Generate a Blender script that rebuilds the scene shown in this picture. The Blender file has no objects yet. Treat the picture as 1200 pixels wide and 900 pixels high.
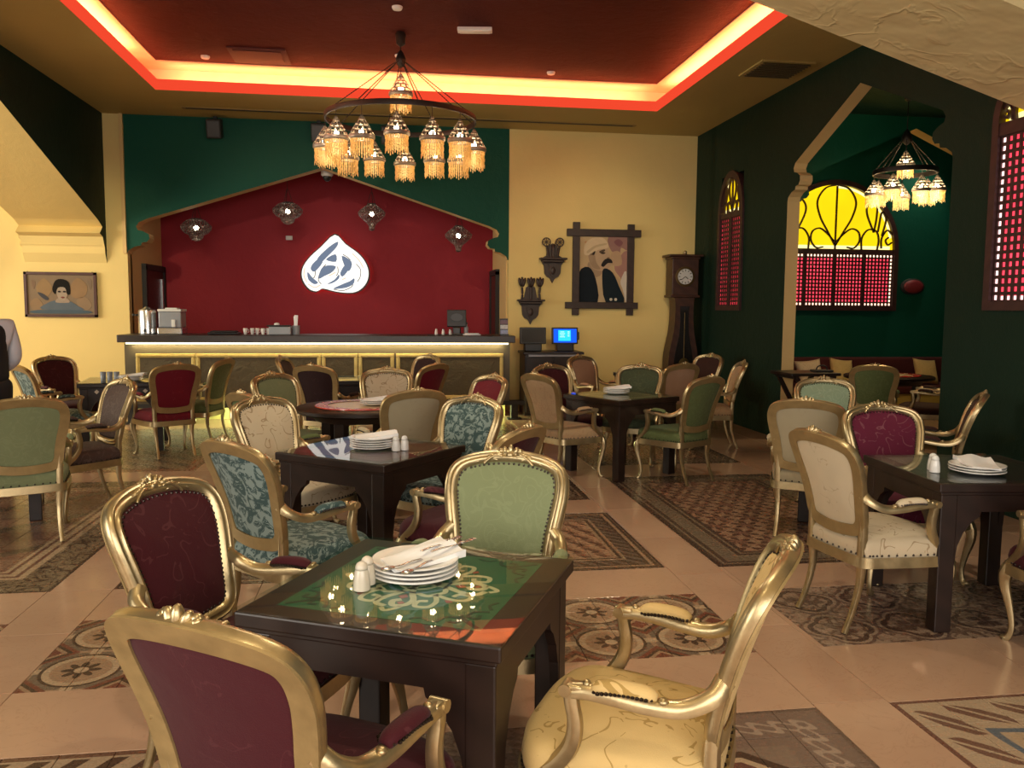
import bpy, bmesh, math, random
from math import sin, cos, pi, radians, sqrt, atan2
from mathutils import Vector, Matrix
random.seed(7)
SC = bpy.context.scene
COL = SC.collection
V = Vector
# ---------------------------------------------------------------- camera
cam = bpy.data.cameras.new('camera'); camo = bpy.data.objects.new('camera', cam); COL.objects.link(camo)
cam.sensor_width = 36.0; cam.lens = 975.0/1200*36; cam.clip_start = .05; cam.clip_end = 100
YAW, PIT, ROLL = radians(8.4056), radians(-5.2108), 0.0075
_f = V((sin(YAW)*cos(PIT), cos(YAW)*cos(PIT), sin(PIT)))
_r = _f.cross(V((0, 0, 1))).normalized(); _u = _r.cross(_f)
_r2 = _r*cos(ROLL)+_u*sin(ROLL); _u2 = _u*cos(ROLL)-_r*sin(ROLL)
camo.matrix_world = Matrix(((_r2.x, _u2.x, -_f.x, 0), (_r2.y, _u2.y, -_f.y, 0), (_r2.z, _u2.z, -_f.z, 1.6), (0, 0, 0, 1)))
SC.camera = camo
# ---------------------------------------------------------------- world, exposure, area lights
W = bpy.data.worlds.new('world'); SC.world = W; W.use_nodes = True
W.node_tree.nodes['Background'].inputs[0].default_value = (.75, .85, 1.0, 1)
W.node_tree.nodes['Background'].inputs[1].default_value = .6
SC.view_settings.view_transform = 'Standard'; SC.view_settings.look = 'None'
SC.view_settings.gamma = 1; SC.view_settings.exposure = 0.28; SC.view_settings.use_curve_mapping = False
SC.cycles.max_bounces = 7; SC.cycles.diffuse_bounces = 4; SC.cycles.glossy_bounces = 4; SC.cycles.transparent_max_bounces = 10
SC.cycles.caustics_reflective = False; SC.cycles.caustics_refractive = False; SC.cycles.sample_clamp_indirect = 4.0
try:
    SC.cycles.use_denoising = True
except Exception: pass

def area(name, loc, to, sx, sy, power, col, spread=None):
    l = bpy.data.lights.new(name, 'AREA'); l.shape = 'RECTANGLE'; l.size = sx; l.size_y = sy; l.energy = power; l.color = col
    if spread: l.spread = radians(spread)
    o = bpy.data.objects.new(name, l); COL.objects.link(o); o.location = loc
    o.rotation_euler = (V(to)-V(loc)).to_track_quat('-Z', 'Y').to_euler(); return o
def point(name, loc, power, col, r=.04, parent=None):
    l = bpy.data.lights.new(name, 'POINT'); l.energy = power; l.color = col; l.shadow_soft_size = r
    o = bpy.data.objects.new(name, l); COL.objects.link(o); o.location = loc
    if parent: o.parent = parent
    return o
def spot(name, loc, to, power, col, ang=80, blend=.8, r=.05):
    l = bpy.data.lights.new(name, 'SPOT'); l.energy = power; l.color = col; l.spot_size = radians(ang); l.spot_blend = blend; l.shadow_soft_size = r
    o = bpy.data.objects.new(name, l); COL.objects.link(o); o.location = loc
    o.rotation_euler = (V(to)-V(loc)).to_track_quat('-Z', 'Y').to_euler(); return o
# daylight of the entrance windows behind the camera and of the side room's windows
area('entrance_daylight', (0.8, -3.0, 2.2), (0.8, 4, .7), 6.5, 2.6, 240, (1.0, .90, .78))
area('side_room_daylight', (-9.3, 8.5, 2.4), (-5, 10.5, 1.3), 4.5, 2.6, 340, (1.0, .90, .68))
area('left_wall_fill', (-3.93, .9, 1.75), (2, 2.2, 1.2), 4.2, 2.0, 200, (1.0, .92, .80))  # added fill light at the left wall, no window built there
spot('alcove_fill_spot', (8.15, 11.45, 4.2), (8.0, 12.0, 2.7), 45, (1, .9, .7), 80, .9, .06)  # added spot to lift the alcove's green wall, no fixture there
# added warm fill spots without fixtures, washing the cream wall and the tables
for x, y, tx, ty, tz, p, c, an in [(2.4, 5.75, 3.2, 12.77, 2.0, 360, (1, .78, .46), 34), (-3.4, 5.9, -4.4, 12.77, 1.7, 430, (1, .86, .52), 34),
        (-1.2, 5.75, -1.2, 14.5, 2.0, 260, (1, .84, .66), 34), (.9, 3.3, .55, 2.25, .45, 110, (1, .84, .58), 75), (2.3, 3.1, 2.5, 3.9, .4, 90, (1, .86, .62), 75),
        (-.6, .9, -.3, 1.7, .7, 60, (1, .84, .55), 75), (0, 5.75, 0, 4.6, 0, 130, (1, .85, .62), 95), (-2.6, 5.75, -2.4, 5.8, 0, 110, (1, .85, .62), 95), (2.4, 5.75, 2.3, 6.3, 0, 120, (1, .85, .62), 95)]:
    spot('fill_beam', (x, y, 4.24), (tx, ty, tz), p, c, an, .9, .06)
# ---------------------------------------------------------------- shader helpers
def lk(t, a, b): t.links.new(a, b)
class X:
    """a scalar socket with arithmetic"""
    def __init__(s, t, k): s.t = t; s.k = k
    def op(s, o, b=None, c=None):
        n = s.t.nodes.new('ShaderNodeMath'); n.operation = o
        for i, v in enumerate((s, b, c)):
            if v is None: continue
            if isinstance(v, X): lk(s.t, v.k, n.inputs[i])
            else: n.inputs[i].default_value = v
        return X(s.t, n.outputs[0])
    def __add__(s, b): return s.op('ADD', b)
    __radd__ = __add__
    def __sub__(s, b): return s.op('SUBTRACT', b)
    def __rsub__(s, b): return (s*-1)+b
    def __mul__(s, b): return s.op('MULTIPLY', b)
    __rmul__ = __mul__
    def __truediv__(s, b): return s.op('DIVIDE', b)
    def lt(s, b): return s.op('LESS_THAN', b)
    def gt(s, b): return s.op('GREATER_THAN', b)
    def frac(s): return s.op('FRACT')
    def floor(s): return s.op('FLOOR')
    def abs(s): return s.op('ABSOLUTE')
    def sin(s): return s.op('SINE')
    def cos(s): return s.op('COSINE')
    def sqrt(s): return s.op('SQRT')
    def min(s, b): return s.op('MINIMUM', b)
    def max(s, b): return s.op('MAXIMUM', b)
    def atan2(s, b): return s.op('ARCTAN2', b)
    def mod(s, b): return s.op('FLOORED_MODULO', b)
    def band(s, a, b): return s.gt(a)*s.lt(b)
    def clamp(s): return s.max(0.0).min(1.0)
class MT:
    def __init__(s, name, rough=.5, metal=0.0, spec=.5):
        s.m = bpy.data.materials.new(name); s.m.use_nodes = True; s.t = s.m.node_tree; s.b = s.t.nodes['Principled BSDF']
        s.b.inputs['Roughness'].default_value = rough; s.b.inputs['Metallic'].default_value = metal
        s.b.inputs['Specular IOR Level'].default_value = spec
        s.out = s.t.nodes['Material Output']
    def coord(s, kind='Object'):
        if kind == 'Position': return s.t.nodes.new('ShaderNodeNewGeometry').outputs['Position']
        return s.t.nodes.new('ShaderNodeTexCoord').outputs[kind]
    def xyz(s, co):
        n = s.t.nodes.new('ShaderNodeSeparateXYZ'); lk(s.t, co, n.inputs[0]); return [X(s.t, n.outputs[i]) for i in range(3)]
    def noise(s, co, scale, detail=3, rough=.5, dist=0):
        n = s.t.nodes.new('ShaderNodeTexNoise'); lk(s.t, co, n.inputs['Vector']); n.inputs['Scale'].default_value = scale
        n.inputs['Detail'].default_value = detail; n.inputs['Roughness'].default_value = rough; n.inputs['Distortion'].default_value = dist
        return X(s.t, n.outputs[0])
    def mix(s, f, a, b):
        n = s.t.nodes.new('ShaderNodeMix'); n.data_type = 'RGBA'
        def put(v, k):
            if isinstance(v, X): lk(s.t, v.k, k)
            elif isinstance(v, (tuple, list)): k.default_value = (*v[:3], 1)
            elif isinstance(v, (int, float)): k.default_value = v
            else: lk(s.t, v, k)
        put(f, n.inputs[0]); put(a, n.inputs[6]); put(b, n.inputs[7]); return n.outputs[2]
    def color(s, c):
        if isinstance(c, (tuple, list)): s.b.inputs['Base Color'].default_value = (*c[:3], 1)
        else: lk(s.t, c, s.b.inputs['Base Color'])
    def bump(s, h, strength=.3, dist=.01):
        n = s.t.nodes.new('ShaderNodeBump'); n.inputs['Strength'].default_value = strength; n.inputs['Distance'].default_value = dist
        lk(s.t, h.k, n.inputs['Height']); lk(s.t, n.outputs[0], s.b.inputs['Normal'])
    def rough(s, x): lk(s.t, x.k, s.b.inputs['Roughness'])
def plain(name, col, rough=.5, metal=0.0, var=.15, scale=6, bump=0, bscale=40, spec=.5):
    m = MT(name, rough, metal, spec); co = m.coord()
    n = m.noise(co, scale, 4)
    m.color(m.mix(n, tuple(c*(1-var) for c in col), tuple(min(1, c*(1+var)) for c in col)))
    if bump: m.bump(m.noise(co, bscale, 4, .6), bump, .01)
    return m.m
def emit(name, col, strength):
    m = bpy.data.materials.new(name); m.use_nodes = True; t = m.node_tree; t.nodes.clear()
    e = t.nodes.new('ShaderNodeEmission'); o = t.nodes.new('ShaderNodeOutputMaterial'); e.inputs[0].default_value = (*col, 1); e.inputs[1].default_value = strength
    lk(t, e.outputs[0], o.inputs[0]); return m
def stucco(name, col, rough=.75, var=.08, bump=.35, scale=7):
    m = MT(name, rough, 0, .18); co = m.coord('Position')
    n = m.noise(co, 1.3, 4); m.color(m.mix(n, tuple(c*(1-var) for c in col), tuple(min(1, c*(1+var)) for c in col)))
    h = m.noise(co, scale, 6, .62, .6) + m.noise(co, 60, 3)*.25
    m.bump(h, bump, .03); return m.m
def fabric(name, base, pat, kind, rough=.75, sheen=.06):
    m = MT(name, rough, 0, .25); co = m.coord()
    n0 = m.noise(co, 3, 3)
    a = m.mix(n0, tuple(c*.82 for c in base), tuple(min(1, c*1.15) for c in base))
    if kind == 'vine':
        n = m.noise(co, 6.5, 1.5, .5, .8); w = m.noise(co, 23, 1, .5)
        line = (n-.5).abs().lt(.0085)*w.gt(.43) ; leaf = m.noise(co, 34, 1).gt(.735)
        f = line.max(leaf*.5); c = m.mix(f, a, pat)
    elif kind == 'damask':
        n = m.noise(co, 15, 1.2, .4, 2.2); f = n.gt(.535) ; f2 = (n-.47).abs().lt(.012)
        c = m.mix(f.max(f2)*.9, a, pat)
    elif kind == 'faint':
        n = m.noise(co, 11, 1.5, .4, 1.6); f = (n-.5).abs().lt(.03)*.45
        c = m.mix(f, a, pat)
    else:
        n = m.noise(co, 8, 2, .5, 1.0); f = (n-.5).abs().lt(.01)*m.noise(co, 5, 1).gt(.55)*.5
        c = m.mix(f, a, pat)
    m.color(c); m.bump(m.noise(co, 9, 3)+m.noise(co, 300, 2)*.2, .25, .02)
    m.b.inputs['Sheen Weight'].default_value = sheen
    return m.m
M = {}
def gold(name, base, rough=.33, metal=.85):
    m = MT(name, rough, metal, .5); co = m.coord(); n = m.noise(co, 14, 5, .6)
    dk = tuple(c*.55 for c in base)
    m.color(m.mix(n, dk, tuple(min(1, c*1.25) for c in base))); m.rough(n*.25+(rough-.12)); m.bump(m.noise(co, 70, 3), .12, .004); return m.m
M['gold'] = gold('antique_gold', (.56, .44, .245)); M['gold_back'] = gold('matt_gold', (.40, .285, .125), .5, .5)
M['gold_pale'] = gold('pale_gold', (.66, .52, .28)); M['nail'] = plain('bronze_nail', (.035, .025, .02), .3, .8)
def wood(name, a, b, rough=.35, scale=3):
    m = MT(name, rough, 0, .45); co = m.coord(); x, y, z = m.xyz(co)
    n = m.noise(co, scale, 4, .6, .4); g = ((x+y+z*1.3)*30+n*9).sin()*.5+.5
    m.color(m.mix(g*.5+n*.5, a, b)); m.bump(g*.4+m.noise(co, 90, 2)*.6, .05, .003); return m.m
M['dark_wood'] = wood('dark_wood', (.012, .006, .0045), (.025, .012, .009), .4)
M['clock_wood'] = wood('walnut', (.03, .011, .007), (.065, .024, .014), .4)
M['carved_wood'] = wood('carved_wood', (.022, .011, .009), (.04, .02, .016), .5)
M['door_wood'] = wood('door_wood', (.045, .012, .010), (.075, .022, .016), .45)
M['cream_wall'] = stucco('cream_plaster', (.74, .575, .235), .75, .08, .16, 4)
ms = MT('cream_soffit_plaster', .5, 0, .4); co = ms.coord('Position'); nn = ms.noise(co, 1.3, 3); ms.color(ms.mix(nn, (.70, .55, .27), (.80, .645, .345)))
n5 = ms.noise(co, 2.6, 3, .5, .5); ms.bump((((n5-.5).abs()*-26+1).max(0.0))*ms.noise(co, 3.1, 1).op('SMOOTH_MIN', .7, .1)*.16+ms.noise(co, 2.2, 3)*.9, .75, .05); M['cream_soffit'] = ms.m
M['ceiling_tan'] = stucco('tan_ceiling_plaster', (.52, .385, .14), .65, .08, .2, 4)
M['trim_cream'] = stucco('cream_trim_plaster', (.68, .48, .21), .6, .06, .2)
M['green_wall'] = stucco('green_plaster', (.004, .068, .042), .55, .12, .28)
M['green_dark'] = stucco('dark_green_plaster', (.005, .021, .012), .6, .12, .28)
M['red_wall'] = stucco('red_plaster', (.31, .024, .035), .6, .1, .25)
M['red_ceiling'] = stucco('red_ceiling_plaster', (.066, .0065, .006), .8, .15, .6, 6)
M['cove_glow_pale'] = plain('pale_cove_glow', (.80, .55, .40), .6)  # pale tone stands in for the overexposed strip glow in the cove
M['black'] = plain('black_plastic', (.012, .012, .013), .35); M['matt_black'] = plain('matt_black', (.018, .016, .015), .6)
M['iron'] = plain('dark_iron', (.03, .022, .018), .45, .6); M['white_china'] = plain('white_china', (.78, .77, .74), .15, 0, .03)
M['china_warm'] = plain('cream_china', (.66, .6, .5), .2, 0, .08); M['napkin'] = plain('white_paper', (.85, .85, .86), .8, 0, .04)
M['steel'] = plain('steel', (.62, .63, .66), .22, .9, .05); M['white_plastic'] = plain('white_plastic', (.72, .72, .70), .4, 0, .04)
M['grey_plastic'] = plain('grey_plastic', (.30, .33, .36), .4, 0, .08)
M['grout'] = plain('grout', (.20, .15, .10), .8, 0, .15)

# ---------------------------------------------------------------- mesh helpers
def obj(name, bm, mats, parent=None, smooth=False, loc=None, rot=None, kind=None):
    bmesh.ops.recalc_face_normals(bm, faces=bm.faces[:])
    me = bpy.data.meshes.new(name); bm.to_mesh(me); bm.free()
    if not isinstance(mats, (list, tuple)): mats = [mats]
    for m in mats: me.materials.append(M[m] if isinstance(m, str) else m)
    if smooth is not False:
        for p in me.polygons: p.use_smooth = True
        if smooth is not True:
            try: me.set_sharp_from_angle(angle=radians(smooth))
            except Exception: pass
    o = bpy.data.objects.new(name, me); COL.objects.link(o)
    if parent: o.parent = parent
    if loc is not None: o.location = loc
    if rot is not None: o.rotation_euler = rot
    if kind: o['kind'] = kind
    return o
def tag(o, label, cat, group=None):
    o['label'] = label; o['category'] = cat
    if group: o['group'] = group
    return o
def thing(name, label, cat, loc=(0, 0, 0), rz=0, group=None):
    o = bpy.data.objects.new(name, None); COL.objects.link(o); o.location = loc; o.rotation_euler = (0, 0, rz); o.empty_display_size = .1
    return tag(o, label, cat, group)
def kids(o): return [c for c in bpy.data.objects if c.parent == o]
CH = {}
def copy_tree(o, parent=None, tree=None):
    c = o.copy(); COL.objects.link(c)
    if parent: c.parent = parent
    for ch in tree[o.name]:
        copy_tree(ch, c, tree)
    return c
def treeof(root):
    t = {}
    def rec(o):
        t[o.name] = kids(o)
        for c in t[o.name]: rec(c)
    rec(root); return t
def NB(): return bmesh.new()
def box(bm, c, s, R=None, mi=0, bev=0):
    vs = []
    for dx in (-1, 1):
        for dy in (-1, 1):
            for dz in (-1, 1):
                p = V((dx*s[0]/2, dy*s[1]/2, dz*s[2]/2))
                if R: p = R @ p
                vs.append(bm.verts.new(p+V(c)))
    fs = [bm.faces.new([vs[i] for i in q]) for q in ((0, 1, 3, 2), (4, 6, 7, 5), (0, 4, 5, 1), (2, 3, 7, 6), (0, 2, 6, 4), (1, 5, 7, 3))]
    for f in fs: f.material_index = mi
    if bev: 
        bmesh.ops.recalc_face_normals(bm, faces=fs)
        bmesh.ops.bevel(bm, geom=list({e for f in fs for e in f.edges}), offset=bev, segments=2, affect='EDGES', profile=.5)
def prism(bm, pts, mp, d0, d1, mi=0, side_mi=None):
    """polygon pts extruded between depths d0 and d1; mp(a, b, d) -> point"""
    A = [bm.verts.new(mp(a, b, d0)) for a, b in pts]; B = [bm.verts.new(mp(a, b, d1)) for a, b in pts]
    f = bm.faces.new(A); f.material_index = mi; g = bm.faces.new(B[::-1]); g.material_index = mi
    n = len(pts)
    for i in range(n):
        h = bm.faces.new((A[i], B[i], B[(i+1) % n], A[(i+1) % n])); h.material_index = side_mi(i) if callable(side_mi) else (mi if side_mi is None else side_mi)
    return f, g
XZ = lambda a, b, d: V((a, d, b))
YZ = lambda a, b, d: V((d, a, b))
XY = lambda a, b, d: V((a, b, d))
def cr(pts, n=8, closed=False):
    P = [V(p) for p in pts]; out = []; m = len(P)
    for i in range(m if closed else m-1):
        p0 = P[(i-1) % m] if closed or i > 0 else P[0]*2-P[1]
        p1, p2 = P[i], P[(i+1) % m]
        p3 = P[(i+2) % m] if closed or i+2 < m else P[-1]*2-P[-2]
        for k in range(n):
            t = k/n
            out.append(.5*((2*p1)+(p2-p0)*t+(2*p0-5*p1+4*p2-p3)*t*t+(3*p1-p0-3*p2+p3)*t**3))
    if not closed: out.append(P[-1].copy())
    return out
def sweep(bm, path, prof, ref, closed=False, sc=None, mi=0, cap=True):
    """profile (a along B = T x N, b along N) swept along path; ref gives N"""
    n = len(path); rings = []
    for i, p in enumerate(path):
        if closed: T = path[(i+1) % n]-path[i-1]
        else: T = path[min(i+1, n-1)]-path[max(i-1, 0)]
        T.normalize(); r = ref(i) if callable(ref) else V(ref)
        N = r-T*r.dot(T)
        if N.length < 1e-4: N = V((1, 0, 0))-T*T.x
        N.normalize(); B = T.cross(N)
        s = sc(i/(n-1 if not closed else n)) if callable(sc) else (sc or 1)
        rings.append([bm.verts.new(p+B*(a*s)+N*(b*s)) for a, b in prof])
    m = len(prof)
    for i in range(n if closed else n-1):
        A, C = rings[i], rings[(i+1) % n]
        for k in range(m):
            f = bm.faces.new((A[k], A[(k+1) % m], C[(k+1) % m], C[k])); f.material_index = mi
    if cap and not closed:
        bm.faces.new(rings[0][::-1]).material_index = mi; bm.faces.new(rings[-1]).material_index = mi
def circ(r, n=8, ry=None): return [(r*cos(2*pi*k/n), (ry or r)*sin(2*pi*k/n)) for k in range(n)]
def tube(bm, pts, r, n=8, ref=(0, 0, 1), smooth=6, sc=None, mi=0, ry=None):
    p = cr(pts, smooth) if smooth and len(pts) > 2 else [V(q) for q in pts]
    sweep(bm, p, circ(r, n, ry), ref, False, sc, mi)
def lathe(bm, prof, n=24, c=(0, 0, 0), mi=0, skip=None, cap=True, ang0=0):
    rings = []
    for r, z in prof:
        rings.append([bm.verts.new(V(c)+V((r*cos(ang0+2*pi*k/n), r*sin(ang0+2*pi*k/n), z))) for k in range(n)])
    for i in range(len(prof)-1):
        for k in range(n):
            if skip and skip(i, k): continue
            bm.faces.new((rings[i][k], rings[i][(k+1) % n], rings[i+1][(k+1) % n], rings[i+1][k])).material_index = mi
    if cap:
        bm.faces.new(rings[0][::-1]).material_index = mi; bm.faces.new(rings[-1]).material_index = mi
def ball(bm, c, r, seg=10, ring=6, R=None, mi=0):
    if not isinstance(r, (tuple, list)): r = (r, r, r)
    g = bmesh.ops.create_uvsphere(bm, u_segments=seg, v_segments=ring, radius=1)
    for v in g['verts']:
        p = V((v.co.x*r[0], v.co.y*r[1], v.co.z*r[2]))
        if R: p = R @ p
        v.co = p+V(c)
    if mi:
        for f in {f for v in g['verts'] for f in v.link_faces}: f.material_index = mi
def ribbon(bm, pts, w, mp, d0, d1, mi=0, closed=False, n=6):
    """flat band along a 2-D curve"""
    P = cr([V((a, b, 0)) for a, b in pts], n, closed)
    m = len(P); L = []; Rr = []
    for i, p in enumerate(P):
        T = (P[(i+1) % m]-P[i-1]) if closed else (P[min(i+1, m-1)]-P[max(i-1, 0)])
        T.normalize(); N = V((-T.y, T.x, 0)); ww = w(i/max(1, m-1)) if callable(w) else w
        L.append(p+N*ww/2); Rr.append(p-N*ww/2)
    top = [(bm.verts.new(mp(a.x, a.y, d1)), bm.verts.new(mp(b.x, b.y, d1)), bm.verts.new(mp(a.x, a.y, d0)), bm.verts.new(mp(b.x, b.y, d0))) for a, b in zip(L, Rr)]
    for i in range(m if closed else m-1):
        A, B = top[i], top[(i+1) % m]
        for q in ((A[0], A[1], B[1], B[0]), (A[0], B[0], B[2], A[2]), (A[1], A[3], B[3], B[1]), (A[2], B[2], B[3], A[3])):
            bm.faces.new(q).material_index = mi
    if not closed:
        for A in (top[0], top[-1]): bm.faces.new((A[0], A[1], A[3], A[2])).material_index = mi
def structure(name, bm, mats, smooth=False, label=None, parent=None):
    o = obj(name, bm, mats, parent, smooth)
    if not parent:
        o['kind'] = 'structure'
        if label: o['label'] = label
    return o
# ================================================================ THE ROOM
CZ = 4.3; BY = 12.77; LX = -4.0; RX = 4.8
# S-curve of the arch springings: (inward, up)
S_T = [(0, 0), (.02, .05), (.10, .10), (.19, .12), (.20, .16), (.27, .17), (.31, .22), (.30, .28), (.23, .32), (.15, .34), (.13, .39), (.17, .45), (.28, .50)]
def notch(x0, x1, z0, zp, s=1.0):
    """opening outline from (x0, floor) up, over the pointed arch and down to x1"""
    cx = (x0+x1)/2
    L = [(x0+a*s, z0+b*s) for a, b in S_T]; Rr = [(x1-a*s, z0+b*s) for a, b in S_T][::-1]
    return [(x0, 0)]+L+[(cx, zp)]+Rr+[(x1, 0)]
def arch_wall(name, a0, a1, zt, op, mp, d0, d1, mats, label=None):
    """wall from a0 to a1 with the opening op; mats = [face, soffit, back]"""
    zb = op[0][1]; st = [] if abs(op[0][0]-a0) < 1e-6 else [(a0, zb)]
    pts = st+op+[(a1, zb), (a1, zt), (a0, zt)]
    bm = NB(); n = len(op); k0 = len(st)
    f, g = prism(bm, pts, mp, d0, d1, 0, lambda i: 1 if k0 <= i < n+k0-1 else 0)
    g.material_index = 2
    return structure(name, bm, mats, label=label)
# back wall: cream right part, green arched part, cream strip and side room part
bm = NB(); box(bm, (3.31, BY+.1, CZ/2), (2.98, .2, CZ)); structure('wall_back', bm, 'cream_wall')
bm = NB(); box(bm, (-6.61, BY+.1, CZ/2), (5.78, .2, CZ)); structure('wall_back', bm, 'cream_wall')
OPB = notch(-3.72, 1.80, 2.34, 3.64)
arch_wall('wall_back', -3.72, 1.82, CZ, [(x, z if z > 0 else 2.34) for x, z in OPB][1:-1], XZ, BY-.004, BY+.24, ['green_wall', 'trim_cream', 'red_wall'])
# bar niche
bm = NB(); box(bm, (-.95, 14.7, 2.15), (5.9, .2, 4.3)); structure('wall_niche', bm, 'red_wall')
bm = NB(); box(bm, (-3.82, 13.75, 2.15), (.2, 1.7, 4.3)); structure('wall_niche', bm, 'trim_cream')
bm = NB(); box(bm, (1.90, 13.75, 2.15), (.2, 1.7, 4.3)); structure('wall_niche', bm, 'trim_cream')
bm = NB(); box(bm, (-.95, 13.8, 4.22), (5.9, 1.8, .1)); structure('ceiling_niche', bm, 'red_wall')
# left wall: thick, tent-shaped opening to the side room
opl = [(12.70, 2.33), (12.69, 2.42), (12.62, 2.56), (12.50, 2.60), (12.62, 2.70), (12.45, 2.78), (9.1, 3.88), (5.4, 2.75), (5.4, 0)]
pts = [(12.77, 2.2), *opl, (-3.2, 0), (-3.2, CZ), (12.77, CZ)]
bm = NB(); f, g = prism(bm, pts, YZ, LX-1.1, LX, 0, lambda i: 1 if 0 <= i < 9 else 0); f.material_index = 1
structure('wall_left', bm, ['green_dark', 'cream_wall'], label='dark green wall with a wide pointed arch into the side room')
# impost moulding on the pier
bm = NB()
for z, h, dp in ((2.69, .14, .11), (2.565, .12, .14), (2.455, .09, .10)):
    prof = [(dp*cos(t), h/2*sin(t)) for t in [(-pi/2)+pi*k/8 for k in range(9)]]
    P = [V((-5.12, BY-p[0], z+p[1])) for p in prof]+[V((-5.12, BY+.02, z+h/2)), V((-5.12, BY+.02, z-h/2))]
    Q = [p+V((1.08, 0, 0)) for p in P]; A = [bm.verts.new(p) for p in P]; B = [bm.verts.new(p) for p in Q]
    bm.faces.new(A); bm.faces.new(B[::-1])
    for i in range(len(A)): bm.faces.new((A[i], B[i], B[(i+1) % len(A)], A[(i+1) % len(A)]))
structure('trim_1', bm, 'cream_wall', 40, 'cream banded plaster moulding at the spring of the side arch')
# right wall with pointed opening to the alcove and two window holes
opr = notch(6.67, 9.68, 2.92, 3.93, .95)
def wall_piece(y0, y1, z0, z1):
    bm = NB(); box(bm, (RX+.11, (y0+y1)/2, (z0+z1)/2), (.22, y1-y0, z1-z0)); return bm
W1 = (10.98, 11.74); W2 = (5.06, 6.12)
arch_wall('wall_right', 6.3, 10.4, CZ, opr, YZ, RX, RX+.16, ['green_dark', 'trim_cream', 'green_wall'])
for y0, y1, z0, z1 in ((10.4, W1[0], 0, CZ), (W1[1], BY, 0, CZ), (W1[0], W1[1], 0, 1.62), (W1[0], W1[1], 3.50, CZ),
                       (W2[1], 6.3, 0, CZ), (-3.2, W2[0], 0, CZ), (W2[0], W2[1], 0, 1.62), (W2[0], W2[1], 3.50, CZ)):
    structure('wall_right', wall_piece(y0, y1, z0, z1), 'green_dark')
# alcove
bm = NB(); box(bm, (7.3, 12.1, 2.15), (5.0, .2, 4.3)); structure('wall_alcove', bm, 'green_wall')
bm = NB(); box(bm, (9.6, 9.1, 2.15), (.2, 6.0, 4.3)); structure('wall_alcove', bm, 'green_wall')
bm = NB(); box(bm, (7.3, 6.2, 2.15), (4.6, .2, 4.3)); structure('wall_alcove', bm, 'green_wall')
bm = NB(); box(bm, (7.3, 9.1, 4.35), (4.6, 6.0, .1)); structure('ceiling_alcove', bm, 'green_dark')
arch_wall('wall_alcove', 5.02, 9.5, CZ, notch(5.45, 9.15, 2.98, 4.14, .95), XZ, 10.95, 11.15, ['green_wall', 'trim_cream', 'green_wall'])
# near arch with the sloping plaster soffit (upper corner)
pts = [(.32, CZ), (4.55, 3.02), (4.62, 2.92), (4.55, 2.80), (4.70, 2.70), (4.80, 2.60), (4.80, CZ)]
bm = NB(); prism(bm, pts, XZ, 4.43, 5.5, 0); structure('wall_arch', bm, 'cream_soffit', label='cream trowelled plaster soffit of the arch over the entrance')
bm = NB(); box(bm, (3.9, 3.3, 3.9), (1.8, 2.2, .1)); structure('ceiling_entrance', bm, 'red_ceiling')
# wall behind the camera, with the entrance windows' opening, and the side room's shell
for c, s in (((-3.2, -3.3, 2.15), (1.6, .2, 4.3)), ((4.5, -3.3, 2.15), (.6, .2, 4.3)), ((.8, -3.3, .35), (6.8, .2, .7)), ((.8, -3.3, 3.95), (6.8, .2, .7))):
    bm = NB(); box(bm, c, s); structure('wall_front', bm, 'cream_wall')
bm = NB(); box(bm, (-9.6, 5, .5), (.2, 16, 1)); structure('wall_side', bm, 'cream_wall')
bm = NB(); box(bm, (-9.6, 5, 4.0), (.2, 16, .6)); structure('wall_side', bm, 'cream_wall')
bm = NB(); box(bm, (-7.35, -3.3, 2.15), (4.5, .2, 4.3)); structure('wall_side', bm, 'cream_wall')
bm = NB(); box(bm, (-7.35, 4.8, CZ+.05), (4.5, 16.3, .1)); structure('ceiling_side', bm, 'ceiling_tan')
# dark red door of the side room
bm = NB(); box(bm, (-6.45, BY-.03, 1.17), (1.0, .05, 2.34), bev=.006); d = structure('door_1', bm, 'door_wood', label='dark red door at the edge of the side room')
bm = NB(); box(bm, (-6.45, BY-.062, 1.7), (.7, .02, .9), bev=.008); obj('panel', bm, 'door_wood', d)
# niche doors
def dooro(name, x, y0, y1, sx):
    bm = NB(); box(bm, (x, (y0+y1)/2, 1.07), (.05, y1-y0, 2.14)); d = structure(name, bm, 'door_wood')
    bm = NB()
    for y in (y0-.04, y1+.04): box(bm, (x+sx*.01, y, 1.1), (.07, .08, 2.2))
    box(bm, (x+sx*.01, (y0+y1)/2, 2.19), (.07, y1-y0+.16, .09)); obj('door_frame', bm, 'matt_black', d)
    return d
d = dooro('door_2', -3.70, 13.52, 14.5, 1)
bm = NB(); box(bm, (-3.665, 14.38, 1.55), (.02, .06, .95)); obj('push_plate', bm, 'steel', d)
d = dooro('door_3', 1.78, 13.75, 14.45, -1)
# ---------------------------------------------------------------- ceiling with red cove
CX0, CX1, CY0, CY1 = -2.87, 3.63, 5.9, 11.26
for x0, x1, y0, y1 in ((LX, CX0-.02, -3.2, BY), (CX1+.02, RX+.2, -3.2, BY), (CX0-.02, CX1+.02, CY1+.02, BY), (CX0-.02, CX1+.02, -3.2, CY0-.02)):
    bm = NB(); box(bm, ((x0+x1)/2, (y0+y1)/2, CZ+.03), (x1-x0, y1-y0, .06)); structure('ceiling', bm, 'ceiling_tan')
bm = NB(); box(bm, ((CX0+CX1)/2, (CY0+CY1)/2, 4.69), (CX1-CX0+.9, CY1-CY0+.9, .06)); structure('ceiling_cove', bm, 'red_ceiling', label='dark red plaster ceiling inside the lit cove')
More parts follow.
